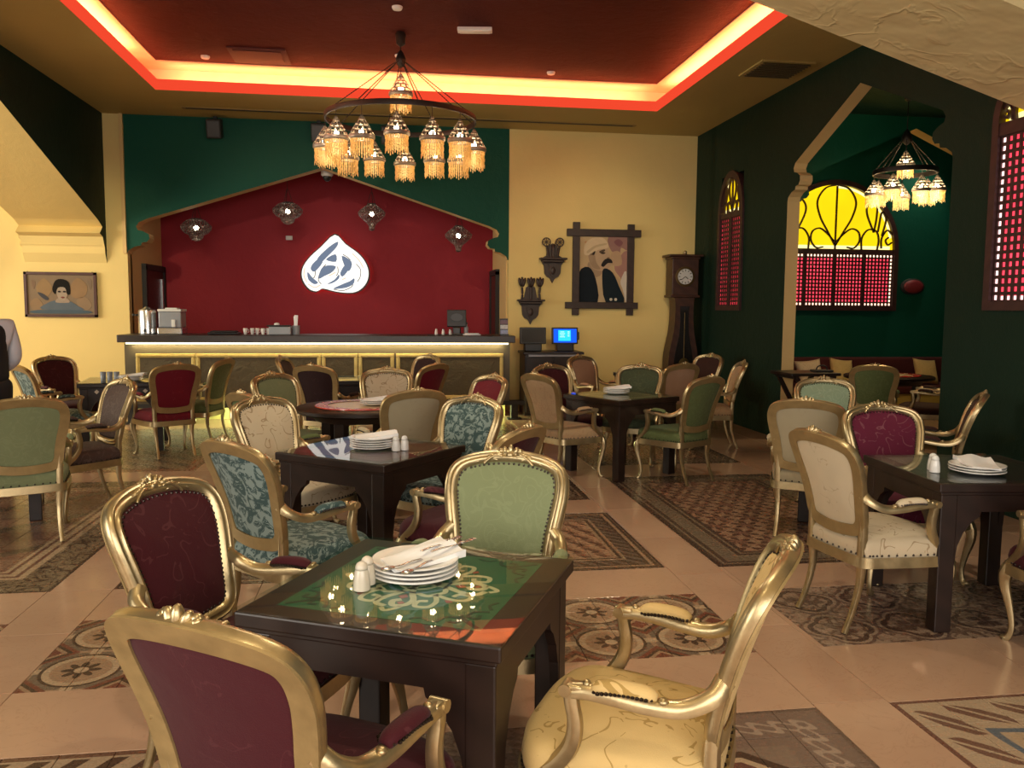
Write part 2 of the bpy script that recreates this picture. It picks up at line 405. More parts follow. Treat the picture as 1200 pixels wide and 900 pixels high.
# red lip of the cove and outer walls of the trough
M['lip'] = emit('red_lip_added_glow', (1.0, .075, .03), .75)  # emission added in place of cove light bouncing onto the lip
M['strip'] = emit('cove_strip', (1.0, .38, .16), 10)
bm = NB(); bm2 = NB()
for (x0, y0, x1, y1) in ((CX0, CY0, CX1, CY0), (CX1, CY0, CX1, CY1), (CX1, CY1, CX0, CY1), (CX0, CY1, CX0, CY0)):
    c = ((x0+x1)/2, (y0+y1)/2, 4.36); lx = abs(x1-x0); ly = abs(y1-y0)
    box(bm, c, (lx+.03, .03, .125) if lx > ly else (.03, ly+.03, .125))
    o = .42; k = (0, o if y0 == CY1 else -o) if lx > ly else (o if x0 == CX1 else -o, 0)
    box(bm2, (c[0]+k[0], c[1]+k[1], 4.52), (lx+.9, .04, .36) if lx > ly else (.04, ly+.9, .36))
structure('trim_2', bm, 'lip', label='red lip with added glow around the recessed ceiling')
q = .44
for x0, x1, y0, y1 in ((CX0-q, CX0, CY0-q, CY1+q), (CX1, CX1+q, CY0-q, CY1+q), (CX0, CX1, CY1, CY1+q), (CX0, CX1, CY0-q, CY0)): box(bm2, ((x0+x1)/2, (y0+y1)/2, 4.652), (x1-x0, y1-y0, .012))  # edge of the red ceiling paled so the strip glow reads white
structure('ceiling_cove_side', bm2, 'cove_glow_pale')
ls = obj('led_strip', NB(), 'strip')
bm = NB()
for (x0, y0, x1, y1) in ((CX0, CY0, CX1, CY0), (CX1, CY0, CX1, CY1), (CX1, CY1, CX0, CY1), (CX0, CY1, CX0, CY0)):
    lx = abs(x1-x0); ly = abs(y1-y0); o = .07; k = (0, o if y0 == CY1 else -o) if lx > ly else (o if x0 == CX1 else -o, 0)
    box(bm, ((x0+x1)/2+k[0], (y0+y1)/2+k[1], 4.39), (lx-.1, .05, .06) if lx > ly else (.05, ly-.1, .06))
bm.to_mesh(ls.data); bm.free(); tag(ls, 'warm LED strip light running round the red ceiling cove', 'strip light')
area('cove_glow', ((CX0+CX1)/2, CY1+.12, 4.43), ((CX0+CX1)/2, CY1+.42, 4.56), 6.2, .05, 40, (1, .34, .15))
area('cove_glow', (CX0-.12, 8.6, 4.43), (CX0-.42, 8.6, 4.56), 4.2, .05, 66, (1, .36, .16)); area('cove_glow', (CX1+.12, 8.7, 4.43), (CX1+.42, 8.7, 4.56), 4.9, .05, 66, (1, .36, .16))
# ceiling fittings
def ceil_box(name, label, cat, c, s, mat, z=CZ, extra=None):
    t = thing(name, label, cat, (c[0], c[1], z)); return t
t = ceil_box('air_grille', 'brown louvred return air grille in the tan ceiling border', 'vent', (4.32, 9.1), None, None)
bm = NB(); box(bm, (0, 0, -.008), (.62, .62, .016)); obj('frame', bm, 'ceiling_tan', t)
for k in range(9):
    bm = NB(); box(bm, (0, -.25+k*.0625, -.022), (.54, .045, .012), Matrix.Rotation(.5, 3, 'X')); obj('slat', bm, plain('grille_brown', (.10, .07, .03), .6) if k == 0 else 'grille_brown', t); 
    if k == 0: M['grille_brown'] = bpy.data.materials['grille_brown']
M['red_grille'] = plain('red_grille', (.045, .005, .005), .7)
t = thing('ceiling_hatch', 'dark red access hatch in the red ceiling', 'hatch', (-1.55, 10.85, 4.66))
bm = NB(); box(bm, (0, 0, -.01), (.68, .62, .02), bev=.004); obj('frame', bm, 'red_grille', t)
bm = NB(); box(bm, (0, 0, -.024), (.56, .5, .012), bev=.003); obj('panel', bm, 'red_grille', t)
t = thing('slot_diffuser', 'long narrow slot air diffuser in the tan ceiling', 'vent', (.42, 12.2, CZ))
bm = NB(); box(bm, (0, 0, -.006), (6.4, .10, .012)); obj('frame', bm, plain('ochre_metal', (.26, .17, .04), .5), t)
bm = NB(); box(bm, (0, -.015, -.014), (6.3, .03, .008)); obj('slot', bm, 'matt_black', t)
def disc_det(x, y, z, label):
    bm = NB(); lathe(bm, [(.055, 0), (.055, -.012), (.045, -.03), (.02, -.036)], 20); tag(obj('smoke_detector', bm, 'white_plastic', None, 40, (x, y, z)), label, 'smoke detector')
disc_det(-2.22, 11.0, 4.66, 'small white smoke detector above the red cove corner')
disc_det(.14, 10.55, 4.66, 'white round detector half hidden behind the big chandelier hub')
disc_det(.1, 8.9, 4.66, 'white round detector at the top edge of the red ceiling')
disc_det(2.1, 10.95, 4.66, 'tiny white sprinkler cover beside the bright corner of the cove')
t = thing('emergency_light', 'long white emergency light panel on the red ceiling', 'light', (.95, 9.42, 4.66), radians(-8))
bm = NB(); box(bm, (0, 0, -.02), (.38, .12, .04), bev=.008); obj('housing', bm, 'white_plastic', t)
bm = NB(); box(bm, (0, 0, -.043), (.33, .09, .008), bev=.003); obj('diffuser', bm, plain('milky_plastic', (.8, .78, .74), .3), t)
for x, lb in ((-2.45, 'black wall speaker above the slope of the bar arch beside the cream pilaster'), (-1.0, 'black wall speaker above the bar arch behind the chandelier'), (.0, 'black wall speaker seen between the chandelier lamps')):
    t = thing('wall_speaker', lb, 'speaker', (x, BY-.12, 4.12), 0, 'wall speakers above the bar')
    R = Matrix.Rotation(.25, 3, 'X')
    bm = NB(); box(bm, (0, 0, 0), (.2, .2, .26), R, bev=.01); obj('housing', bm, 'matt_black', t)
    bm = NB(); box(bm, R @ V((0, -.105, 0)), (.17, .012, .22), R, bev=.004); obj('grille', bm, 'black', t)
    bm = NB(); box(bm, (0, .08, .13), (.05, .08, .12)); obj('bracket', bm, 'black', t)
# plaster pilaster edge between strip and green wall
bm = NB(); box(bm, (-3.745, BY-.02, 3.32), (.05, .045, 1.96)); structure('trim_3', bm, 'trim_cream')
# ================================================================ FLOOR
def hexmat(m, x, y, s):
    """hexagonal cell local coordinates"""
    h = sqrt(3)
    ax = ((x/s)).mod(1.0)-.5; ay = ((y/s)).mod(h)-h/2
    bx = ((x/s)+.5).mod(1.0)-.5; by = ((y/s)+h/2).mod(h)-h/2
    ra = ax*ax+ay*ay; rb = bx*bx+by*by; f = ra.lt(rb)
    return ax*f+bx*(1-f), ay*f+by*(1-f)
def tile_mat(name, x0, y0, x1, y1, kind):
    m = MT(name, .3, 0, .4); co = m.coord('Position'); X0, Y0, _ = m.xyz(co); x = X0-x0; y = Y0-y0
    n = m.noise(co, 5, 4); n2 = m.noise(co, 40, 3)
    d = x.min(x1-x0-x).min(y.min(y1-y0-y))
    tan, dk, red, lt, gy = (.31, .195, .12), (.055, .032, .023), (.15, .045, .03), (.42, .30, .19), (.15, .11, .08)
    def circle_cells(c, col, s=.4, petals=8):
        u = ((x/s).frac()-.5)*s; v = ((y/s).frac()-.5)*s; r = (u*u+v*v).sqrt(); a = u.atan2(v)
        col = m.mix((u.abs().max(v.abs()).gt(s*.47)), gy, tan)
        dia = (u.abs()-s/2).abs()+(v.abs()-s/2).abs()
        col = m.mix(dia.lt(.13), col, red); col = m.mix(dia.lt(.10), col, dk); col = m.mix(dia.lt(.075), col, tan); col = m.mix(dia.lt(.05), col, red)
        col = m.mix(u.abs().min(v.abs()).lt(.025), col, lt)
        col = m.mix(r.lt(.17), col, dk); col = m.mix(r.lt(.155), col, lt); col = m.mix(r.lt(.125), col, tan)
        star = r.lt((a*(petals/2)).cos().abs()*.05+.035); col = m.mix(star, col, dk); col = m.mix(r.lt(.03), col, lt); return col
    if kind == 'circles': c = circle_cells(m, None)
    elif kind == 'cubes':
        ry = y/.155; row = ry.floor(); fy = ry.frac(); tri = (fy-.5).abs()*2
        u = (x/.125+row*.5+tri*.5).frac()
        c = m.mix(u.lt(.40), m.mix(u.lt(.70), (.36, .215, .135), (.27, .145, .09)), (.085, .036, .027))
        c = m.mix(fy.lt(.30), c, m.mix((x/.125+row*.5).frac().lt(.5), (.33, .20, .125), (.20, .10, .065)))
        bandc = m.mix(((x+y)/.1).frac().lt(.5), dk, (.13, .09, .07))
        bc = m.mix(d.band(.09, .19), m.mix((d/.047).frac().lt(.5), dk, tan), bandc); c = m.mix(d.lt(.26), c, bc); c = m.mix(d.lt(.02), c, (.04, .02, .016))
    elif kind == 'stars':
        ry = y/.21; row = ry.floor(); u = ((x/.24+row*.5).frac()-.5)*.24; v = (ry.frac()-.5)*.21
        r = (u*u+v*v).sqrt(); a = u.atan2(v)
        f = r.lt((a*3).cos().abs()*.085+.030); g = r.lt((a*3+.5).cos().abs()*.05+.012)
        c = m.mix(f, (.31, .185, .12), (.075, .032, .024)); c = m.mix(g, c, (.20, .10, .07)); e2 = ((u.abs()-.12).abs()+(v.abs()-.105).abs()).lt(.05); c = m.mix(e2, c, (.15, .075, .05))
        st = (d/.05).frac(); bc = m.mix(st.lt(.35), (.06, .036, .028), (.19, .135, .09)); bc = m.mix(d.band(.11, .2), bc, (.155, .115, .08))
        c = m.mix(d.lt(.30), c, bc); c = m.mix(d.lt(.025), c, (.04, .022, .018))
    elif kind == 'floral':
        s = .4; u = ((x/s).frac()-.5)*s; v = ((y/s).frac()-.5)*s; r = (u*u+v*v).sqrt(); a = u.atan2(v)
        q = r/((a*2).cos().abs()*.22+.8)
        c = m.mix(m.noise(co, 16, 1, .4, 1.2).gt(.54), (.29, .20, .145), (.115, .068, .05))
        c = m.mix(q.band(.135, .165), c, (.065, .035, .028)); c = m.mix(q.band(.165, .185), c, (.30, .21, .15)); c = m.mix(q.band(.185, .205), c, (.12, .07, .055))
        c = m.mix(r.lt((a*2).sin().abs()*.07+.015), c, (.11, .065, .05))
    elif kind == 'octagons':
        s = 1.1; u = ((x-(x1-x0)+.65)/s).op('ADD', .5).frac()*s-.5*s; v = (y-(y1-y0)+.78); au, av = u.abs(), v.abs()
        o = au.max(av).max((au+av)*.7071); a = u.atan2(v); r = (u*u+v*v).sqrt()
        c = m.mix(o.lt(.5), (.20, .14, .105), dk); c = m.mix(o.lt(.46), c, lt); c = m.mix(o.lt(.43), c, (.115, .05, .04)); c = m.mix(o.lt(.36), c, tan)
        c = m.mix(r.lt((a*4).cos().abs()*.18+.12), c, (.40, .30, .2)); c = m.mix(r.lt((a*4+.8).cos().abs()*.12+.05), c, (.13, .07, .05))
        e = d-.13; w2 = (((x+y)*36).sin()*.038)
        bc = m.mix((e-w2).abs().lt(.012).max((e+w2).abs().lt(.012)), (.17, .115, .09), (.32, .235, .18)); c = m.mix(d.lt(.26), c, bc); c = m.mix(d.lt(.02), c, (.12, .08, .06))
    elif kind == 'fans':
        bu = ((x+y)/.21).frac()-.5; fan = (bu.abs()*2).lt((((d-.04)/.2)*3.14).sin()*.7)*d.band(.04, .24); fan2 = ((bu*9).sin().abs()).gt(.45)
        c0 = m.mix(fan*fan2, (.42, .31, .21), (.16, .085, .06))
        w = ((x+y)*15).sin()*.012; blue = (d-.27-w).abs().lt(.018)
        c0 = m.mix(blue, c0, (.10, .13, .16)); c0 = m.mix(d.band(.30, .33), c0, lt)
        k = (((x/.2)+(y/.13).floor()*.5).frac()); blk = m.mix(k.lt(.5), (.17, .12, .10), (.30, .22, .17))
        c = m.mix(d.gt(.33), c0, blk); c = m.mix(d.lt(.022), c, (.15, .07, .05))
    elif kind == 'bars':
        u = ((x-y*.6)/.13).frac(); c = m.mix(u.lt(.45)*((y1-y0-y)/.14).frac().band(.3, .9), (.36, .26, .17), dk); c = m.mix(d.lt(.03), c, (.12, .06, .04))
    elif kind == 'scroll':
        n3 = m.noise(co, 9, 1, .4, 1.8); st = (d/.07).frac()
        bc = m.mix((n3-.5).abs().lt(.05), (.20, .145, .09), dk)
        c = m.mix(d.band(.24, .40), bc, m.mix(st.lt(.35), lt, (.15, .07, .05)))
        c = m.mix(d.gt(.40), c, m.mix(((x-y)/.9).frac().lt(.16), m.mix((y/.44).frac().lt(.5), (.20, .10, .065), (.24, .14, .09)), (.13, .085, .055))); c = m.mix(d.lt(.02), c, dk)
    else:  # diagonal stripes by the bar
        k = ((x*.8+y)/.3).frac(); c = m.mix(k.lt(.45), (.21, .15, .09), (.12, .085, .055)); c = m.mix(k.band(.45, .55), c, (.30, .22, .14)); c = m.mix(d.lt(.12), c, m.mix((d/.06).frac().lt(.5), (.2, .07, .04), (.27, .17, .1)))
    c = m.mix(n*.22, c, tuple(v*.6 for v in tan)); m.color(c); m.rough(n2*.15+.2); return m.m
floor = NB(); box(floor, (-1.0, 5.8, -.055), (21.5, 18.5, .1)); floor = structure('floor', floor, 'grout', label='polished beige marble floor with inlaid patterned tile panels')
mb = MT('beige_marble', .2, 0, .45); co = mb.coord('Position'); n1 = mb.noise(co, 1.6, 5, .6, .8); n2 = mb.noise(co, 5, 4, .6, 1.5)
oi = mb.t.nodes.new('ShaderNodeObjectInfo'); rnd = X(mb.t, oi.outputs['Random'])
cc = mb.mix(n1*.8+rnd*.3, (.35, .207, .135), (.53, .35, .237)); cc = mb.mix((n2-.52).abs().lt(.010)*.16, cc, (.24, .12, .07)); mb.color(cc); mb.rough(n2*.12+.12)
M['marble'] = mb.m
CARP = [('circles', -1.55, 3.57, 1.70, 4.38, 16, 4, 'inlaid tile panel of circles and stars crossing under the green-topped table'),
        ('cubes', -1.55, 4.86, 1.69, 6.27, 16, 7, 'inlaid tile panel with a tumbling block pattern and striped border'),
        ('stars', 2.03, 4.83, 3.66, 7.60, 8, 14, 'inlaid tile panel of dark stars inside a striped border'),
        ('floral', 2.05, 3.59, 4.45, 4.40, 12, 4, 'inlaid tile panel of floral rings under the black glass table'),
        ('octagons', -.45, 1.40, 1.70, 3.02, 11, 8, 'inlaid tile panel of octagon stars inside a rope border'),
        ('fans', 2.02, 1.40, 4.45, 3.02, 12, 8, 'inlaid tile panel edged with fans and a wavy blue line'),
        ('bars', -1.55, 1.40, -.60, 3.04, 5, 8, 'inlaid tile panel of dark bars beneath the burgundy chair'),
        ('circles', -5.1, 3.57, -1.90, 4.38, 16, 4, 'inlaid tile panel of circles beyond the marble strip'),
        ('scroll', -5.1, 4.86, -1.89, 7.9, 15, 14, 'inlaid tile panel with a scrolled border under the green chair')]
CARP_FAR = [('stars', -1.55, 6.72, 1.67, 9.3), ('diag', -5.1, 8.35, -1.88, 11.3), ('stars', 2.03, 8.2, 3.66, 11.0), ('diag', -1.55, 9.75, 1.67, 11.3)]
rects = [c[1:5] for c in CARP]+[c[1:5] for c in CARP_FAR]
G = .0025
def tile_mesh(w, h):
    bm = NB(); a, b = w/2-G/2, h/2-G/2; e = .0015
    lo = [bm.verts.new((sx*a, sy*b, -.012)) for sx, sy in ((-1, -1), (1, -1), (1, 1), (-1, 1))]
    mid = [bm.verts.new((sx*a, sy*b, -e)) for sx, sy in ((-1, -1), (1, -1), (1, 1), (-1, 1))]
    hi = [bm.verts.new((sx*(a-e), sy*(b-e), 0)) for sx, sy in ((-1, -1), (1, -1), (1, 1), (-1, 1))]
    bm.faces.new(hi)
    for A, B in ((lo, mid), (mid, hi)):
        for i in range(4): bm.faces.new((A[i], A[(i+1) % 4], B[(i+1) % 4], B[i]))
    me = bpy.data.meshes.new('tile'); bm.to_mesh(me); bm.free(); return me
for kind, x0, y0, x1, y1, nx, ny, lab in CARP:
    mt = tile_mat('tile_'+kind, x0, y0, x1, y1, kind)
    bm = NB(); box(bm, ((x0+x1)/2, (y0+y1)/2, -.009), (x1-x0-.001, y1-y0-.001, .008)); bed = structure('floor_inlay', bm, 'grout', label=lab)
    w, h = (x1-x0)/nx, (y1-y0)/ny; me = tile_mesh(w, h); me.materials.append(mt)
    for i in range(nx):
        for j in range(ny):
            o = bpy.data.objects.new('tile', me); COL.objects.link(o); o.parent = bed; o.location = (x0+(i+.5)*w, y0+(j+.5)*h, random.uniform(-.0006, 0))
for kind, x0, y0, x1, y1 in CARP_FAR:
    mt = tile_mat('tile_far_'+kind, x0, y0, x1, y1, kind)
    bm = NB(); nx = round((x1-x0)/.2); ny = round((y1-y0)/.2); w = (x1-x0)/nx; h = (y1-y0)/ny
    for i in range(nx):
        for j in range(ny): box(bm, (x0+(i+.5)*w, y0+(j+.5)*h, -.006), (w-.003, h-.003, .012))
    o = structure('floor_inlay', bm, mt, label={0: 'inlaid tile panel'}.get(1, 'inlaid patterned tile panel towards the bar')); 
# marble slabs in the strips between
xs = sorted({-9.5, -5.1, 4.45, 4.8, 6.5, 8.1, 9.6, -7.3}|{r[0] for r in rects}|{r[2] for r in rects}); ys = sorted({-3.2, -1.0, .4, 12.77, 14.6, 11.7}|{r[1] for r in rects}|{r[3] for r in rects})
cells = [[not any(r[0]-1e-6 <= (xs[i]+xs[i+1])/2 <= r[2] and r[1]-1e-6 <= (ys[j]+ys[j+1])/2 <= r[3] for r in rects) for j in range(len(ys)-1)] for i in range(len(xs)-1)]
done = set(); slabs = []
for j in range(len(ys)-1):
    i = 0
    while i < len(xs)-1:
        if cells[i][j] and (i, j) not in done:
            i1 = i
            while i1+1 < len(xs)-1 and cells[i1+1][j] and (i1+1, j) not in done: i1 += 1
            j1 = j
            while j1+1 < len(ys)-1 and all(cells[k][j1+1] and (k, j1+1) not in done for k in range(i, i1+1)): j1 += 1
            for k in range(i, i1+1):
                for l in range(j, j1+1): done.add((k, l))
            slabs.append((xs[i], ys[j], xs[i1+1], ys[j1+1])); i = i1+1
        else: i += 1
ns = 0
for x0, y0, x1, y1 in slabs:
    near = x1 > -5.2 and x0 < 4.9 and y0 < 8.5 and y1 > 1.2
    st = .8 if near else 1.6
    nx = max(1, round((x1-x0)/st)); ny = max(1, round((y1-y0)/st)); w = (x1-x0)/nx; h = (y1-y0)/ny; me = tile_mesh(w, h); me.materials.append(M['marble'])
    for i in range(nx):
        for j in range(ny):
            o = bpy.data.objects.new('marble_slab', me); COL.objects.link(o); o.parent = floor; o.location = (x0+(i+.5)*w, y0+(j+.5)*h, 0); ns += 1
# ================================================================ WINDOWS
M['mash'] = wood('window_wood', (.035, .010, .010), (.055, .018, .016), .5)
def glow(name, col, lo, hi, sc=3.0):
    m = bpy.data.materials.new(name); m.use_nodes = True; t = m.node_tree; t.nodes.clear()
    e = t.nodes.new('ShaderNodeEmission'); o = t.nodes.new('ShaderNodeOutputMaterial'); e.inputs[0].default_value = (*col, 1)
    g = t.nodes.new('ShaderNodeTexCoord'); n = t.nodes.new('ShaderNodeTexNoise'); n.inputs['Scale'].default_value = sc; lk(t, g.outputs['Object'], n.inputs[0])
    s = X(t, n.outputs[0])*(hi-lo)+lo; lk(t, s.k, e.inputs[1]); lk(t, e.outputs[0], o.inputs[0]); return m
M['red_glass'] = glow('backlit_red_glass', (1, .055, .09), .8, 2.0)
M['red_dim'] = glow('backlit_red_glass_dim', (1, .05, .08), .5, 1.2)
M['hot_strip'] = emit('tube_light_behind_glass', (1, .62, .42), 2.1)
M['hot_pink'] = emit('tube_light_pink', (1, .60, .58), 2.0)
M['yellow_glass'] = glow('backlit_yellow_glass', (1, .66, .005), .75, 1.2, 1.2)
M['yellow_hot'] = emit('tube_light_yellow', (1, .85, .35), 1.3)
def win(name, label, mp, x0, x1, z0, zl, arch, cols, pitch, glass, hot, hot_edges, scroll=True, ellip=1.0, rail=.07):
    """mp(a, b, d): a along wall, b up, d into the wall (0 = room face)"""
    root = NB(); cx = (x0+x1)/2; r = (x1-x0)/2
    def arc(rr, zc, n=24): return [(cx+rr*cos(pi*k/n), zc+rr*ellip*sin(pi*k/n)) for k in range(n+1)]
    zs = zl+rail
    # frame band around the whole window
    outer = [(x0-.07, z0-.07)]+[(x1+.07, z0-.07)]+arc(r+.07, zs)
    inner = [(x0, z0), (x1, z0)]+arc(r, zs)
    A = [[root.verts.new(mp(a, b, d)) for a, b in P] for P, d in ((outer, -.03), (inner, -.03), (outer, .10), (inner, .10))]
    n = len(outer)
    for i in range(n):
        j = (i+1) % n
        for p, q in ((0, 1), (1, 3), (3, 2), (2, 0)): root.faces.new((A[p][i], A[p][j], A[q][j], A[q][i]))
    w = structure(name, root, 'mash', label=label)
    bm = NB(); prism(bm, [(x0, zl), (x1, zl), (x1, zs), (x0, zs)], mp, -.02, .08); obj('transom', bm, 'mash', w)
    sw = (x1-x0)/cols
    for k in range(1, cols):
        bm = NB(); prism(bm, [(x0+k*sw-.028, z0), (x0+k*sw+.028, z0), (x0+k*sw+.028, zl), (x0+k*sw-.028, zl)], mp, -.015, .07); obj('mullion', bm, 'mash', w)
    for k in range(cols):
        a0 = x0+k*sw+(.02 if k else 0); a1 = x0+(k+1)*sw-(.02 if k < cols-1 else 0)
        bm = NB(); prism(bm, [(a0, z0), (a1, z0), (a1, zl), (a0, zl)], mp, .018, .028); obj('pane', bm, glass, w)
        bm = NB(); nx = round((a1-a0)/pitch); nz = round((zl-z0)/pitch); bw = pitch*.21
        for i in range(nx+1):
            a = a0+(a1-a0)*i/nx; prism(bm, [(a-bw, z0), (a+bw, z0), (a+bw, zl), (a-bw, zl)], mp, .0, .014)
        for i in range(nz+1):
            b = z0+(zl-z0)*i/nz; prism(bm, [(a0, b-bw), (a1, b-bw), (a1, b+bw), (a0, b+bw)], mp, .002, .012)
        obj('lattice', bm, 'mash', w, kind='stuff')
    for (ea, eb, ec, ed) in hot_edges:
        bm = NB(); prism(bm, [(ea, eb), (ec, eb), (ec, ed), (ea, ed)], mp, .0155, .0175); obj('tube_light', bm, hot, w)
    bm = NB(); prism(bm, arc(r, zs), mp, .030, .040); obj('arch_pane', bm, 'yellow_glass', w)
    if scroll:
        bm = NB(); R_ = r; E_ = r*ellip
        def c(pts, wd=.022): ribbon(bm, [(cx+a*R_, zs+b*E_) for a, b in pts], wd, mp, -.005, .02)
        c([(0, 0), (0, .5), (0, .98)])
        for s in (-1, 1):
            g = lambda P: c([(s*a, b) for a, b in P])
            g([(0, .05), (.14, .28), (.27, .50), (.325, .74), (.2, .94), (0, 1.0)]); g([(.02, .12), (.14, .24), (.27, .32), (.39, .27), (.41, .13), (.32, .02), (.2, .03)])
            g([(.45, .0), (.45, .18), (.55, .31), (.69, .29), (.74, .16), (.72, .0)]); g([(.79, .02), (.79, .18), (.88, .31), (.97, .24)]); g([(.97, .12), (.90, .08), (.86, .15), (.91, .2)])
            g([(.65, .27), (.53, .53), (.52, .67), (.60, .765), (.685, .70), (.685, .49), (.65, .27)]); g([(.72, .28), (.77, .58), (.83, .54), (.85, .45), (.79, .22)])
        obj('scrollwork', bm, 'mash', w)
        bm = NB(); ribbon(bm, [(cx+r*.97*cos(pi*k/16), zs+r*ellip*.97*sin(pi*k/16)) for k in range(1, 9)], .035, mp, .022, .028); ribbon(bm, [(x0+.05, zs+.03), (x1-.05, zs+.03)], .05, mp, .022, .028); obj('tube_light', bm, 'yellow_hot', w)
    return w
mpA = lambda a, b, d: V((a, 12.0+d-.09, b))
E_ = .05
win('window_1', 'wide arched alcove window of backlit red lattice and yellow scrolled fanlight', mpA, 5.74, 7.66, 1.67, 2.46, True, 4, .058, 'red_glass', 'hot_strip',
    [(5.74, 2.41, 7.66, 2.46), (5.74, 1.67, 7.66, 1.715), (7.60, 1.67, 7.66, 2.46)])
mpB = lambda a, b, d: V((RX+d, a, b))
win('window_2', 'narrow arched window with dim red lattice in the dark green wall near the clock', mpB, 11.0, 11.72, 1.66, 2.90, True, 2, .062, 'red_dim', 'red_glass', [(11.66, 1.66, 11.72, 2.85), (11.0, 1.66, 11.72, 1.74)], True, 1.35)
win('window_3', 'tall arched window with bright red lattice at the edge of the entrance arch', mpB, 5.08, 6.10, 1.68, 2.98, True, 2, .066, 'red_glass', 'hot_pink', [(6.035, 1.68, 6.10, 2.98), (5.08, 1.68, 6.10, 1.725)], True, .9, .1)
# ================================================================ BAR
M['slate'] = stucco('bar_stone', (.085, .068, .042), .6, .25, .8, 9)
M['bar_brown'] = plain('bar_brown', (.10, .082, .05), .45, .2, .2, 5)
M['bar_top'] = plain('bar_top', (.04, .032, .03), .35, 0, .35, 9)
M['bar_gold'] = gold('bar_gold', (.62, .47, .16), .35, .5)
M['bar_led'] = emit('bar_led', (1, .82, .45), 3.2); M['kick_led'] = emit('kick_led', (.92, 1, .55), 2.2)
t = thing('bar_counter', 'long bar counter with stone panels in gilt frames and lit underside', 'bar counter', (0, 0, 0))
B0, B1 = -3.50, 1.70; FY = 11.70
bm = NB(); box(bm, ((B0+B1)/2, 12.02, 1.16), (B1-B0+.12, .80, .10), bev=.01); obj('worktop', bm, 'bar_top', t)
bm = NB(); box(bm, ((B0+B1)/2, 12.06, .68), (B1-B0, .64, .84)); obj('body', bm, 'bar_brown', t)
bm = NB(); box(bm, ((B0+B1)/2, FY+.025, 1.095), (B1-B0-.05, .03, .022)); obj('led_strip', bm, 'bar_led', t)
bm = NB(); box(bm, ((B0+B1)/2, 12.25, .13), (B1-B0, .1, .26)); obj('plinth', bm, plain('cream_plinth', (.6, .52, .2), .5), t)
bm = NB(); box(bm, ((B0+B1)/2+.07, FY+.1, .245), (B1-B0+.30, .14, .06)); obj('base_rail', bm, 'matt_black', t)
for x in (-3.45, -1.75, .0, 1.78):
    bm = NB(); box(bm, (x, FY+.12, .11), (.10, .1, .22), bev=.005); box(bm, (x, FY+.12, .01), (.2, .16, .02)); obj('leg', bm, 'matt_black', t)
bm = NB(); box(bm, ((B0+B1)/2, FY+.45, .235), (B1-B0-.1, .05, .03)); obj('kick_light', bm, 'kick_led', t)
for x0, x1 in ((-3.33, -2.62), (-2.56, -.96), (-.90, -.46), (-.40, .04), (.12, 1.58)):
    cx = (x0+x1)/2; w = x1-x0; z0, z1 = .34, .93; h = z1-z0
    if w < .5: z0 = .60; h = z1-z0
    bm = NB(); q = .055
    outer = [(x0, z0), (x1, z0), (x1, z1), (x0, z1)]; path = [V((a, FY+.035, b)) for a, b in outer]
    for (a, b) in zip(path, path[1:]+path[:1]):
        d = (b-a).normalized(); m_ = (a+b)/2; L = (b-a).length
        box(bm, m_, (L+q, .035, q) if abs(d.x) > .5 else (q, .035, L-q), bev=.008)
        box(bm, m_+V((0, -.018, 0)), (L+q*.3, .012, .016) if abs(d.x) > .5 else (.016, .012, L), bev=.003)
    obj('panel_frame', bm, 'bar_gold', t)
    bm = NB(); box(bm, (cx, FY+.035, z0+h/2), (w-.04, .025, h-.04)); obj('stone_panel', bm, 'slate', t)
point('kick_glow', (-1.9, FY+.25, .16), 30, (.85, 1, .45), .08); point('kick_glow', (1.2, FY+.25, .16), 30, (.85, 1, .45), .08)
area('bar_led_glow', ((B0+B1)/2, FY-.01, 1.085), ((B0+B1)/2, FY+.05, .4), 5.0, .03, 20, (1, .80, .40))
BT = 1.21
# things on the bar
t = thing('water_urn', 'tall steel water urn at the end of the bar counter', 'urn', (-3.26, 11.98, BT))
bm = NB(); lathe(bm, [(.10, 0), (.115, .01), (.115, .30), (.105, .33), (.05, .35), (.03, .37), (.0, .375)], 24); obj('body', bm, 'steel', t, 40)
bm = NB(); tube(bm, [(-.11, 0, .26), (-.17, 0, .26)], .012); ball(bm, (-.18, 0, .26), .02); obj('handle', bm, 'black', t, True)
bm = NB(); tube(bm, [(0, -.11, .06), (0, -.15, .06), (0, -.16, .03)], .012); obj('tap', bm, 'black', t, True)
t = thing('juice_dispenser', 'square clear and steel drink machine beside the urn on the bar', 'drink machine', (-2.94, 12.0, BT))
bm = NB(); box(bm, (0, 0, .045), (.32, .34, .09), bev=.012); obj('base', bm, 'steel', t)
m = MT('clear_plastic', .1); m.color((.55, .62, .72)); m.b.inputs['Transmission Weight'].default_value = .5; M['clear'] = m.m
bm = NB(); box(bm, (0, 0, .20), (.29, .30, .21), bev=.01); obj('tank', bm, 'clear', t)
bm = NB(); box(bm, (0, 0, .325), (.31, .32, .035), bev=.01); box(bm, (0, .02, .35), (.16, .16, .02), bev=.006); obj('lid', bm, 'white_plastic', t)
bm = NB(); box(bm, (.05, -.155, .15), (.05, .03, .10), bev=.006); obj('tap', bm, 'white_plastic', t)
t = thing('folded_tray', 'flat black tray lying on the bar under the red wall', 'tray', (-2.26, 12.0, BT))
bm = NB(); box(bm, (0, 0, .016), (.40, .28, .03), bev=.012); obj('tray', bm, 'black', t); bm = NB(); box(bm, (0, 0, .04), (.34, .22, .016), bev=.006); obj('lid', bm, 'matt_black', t)
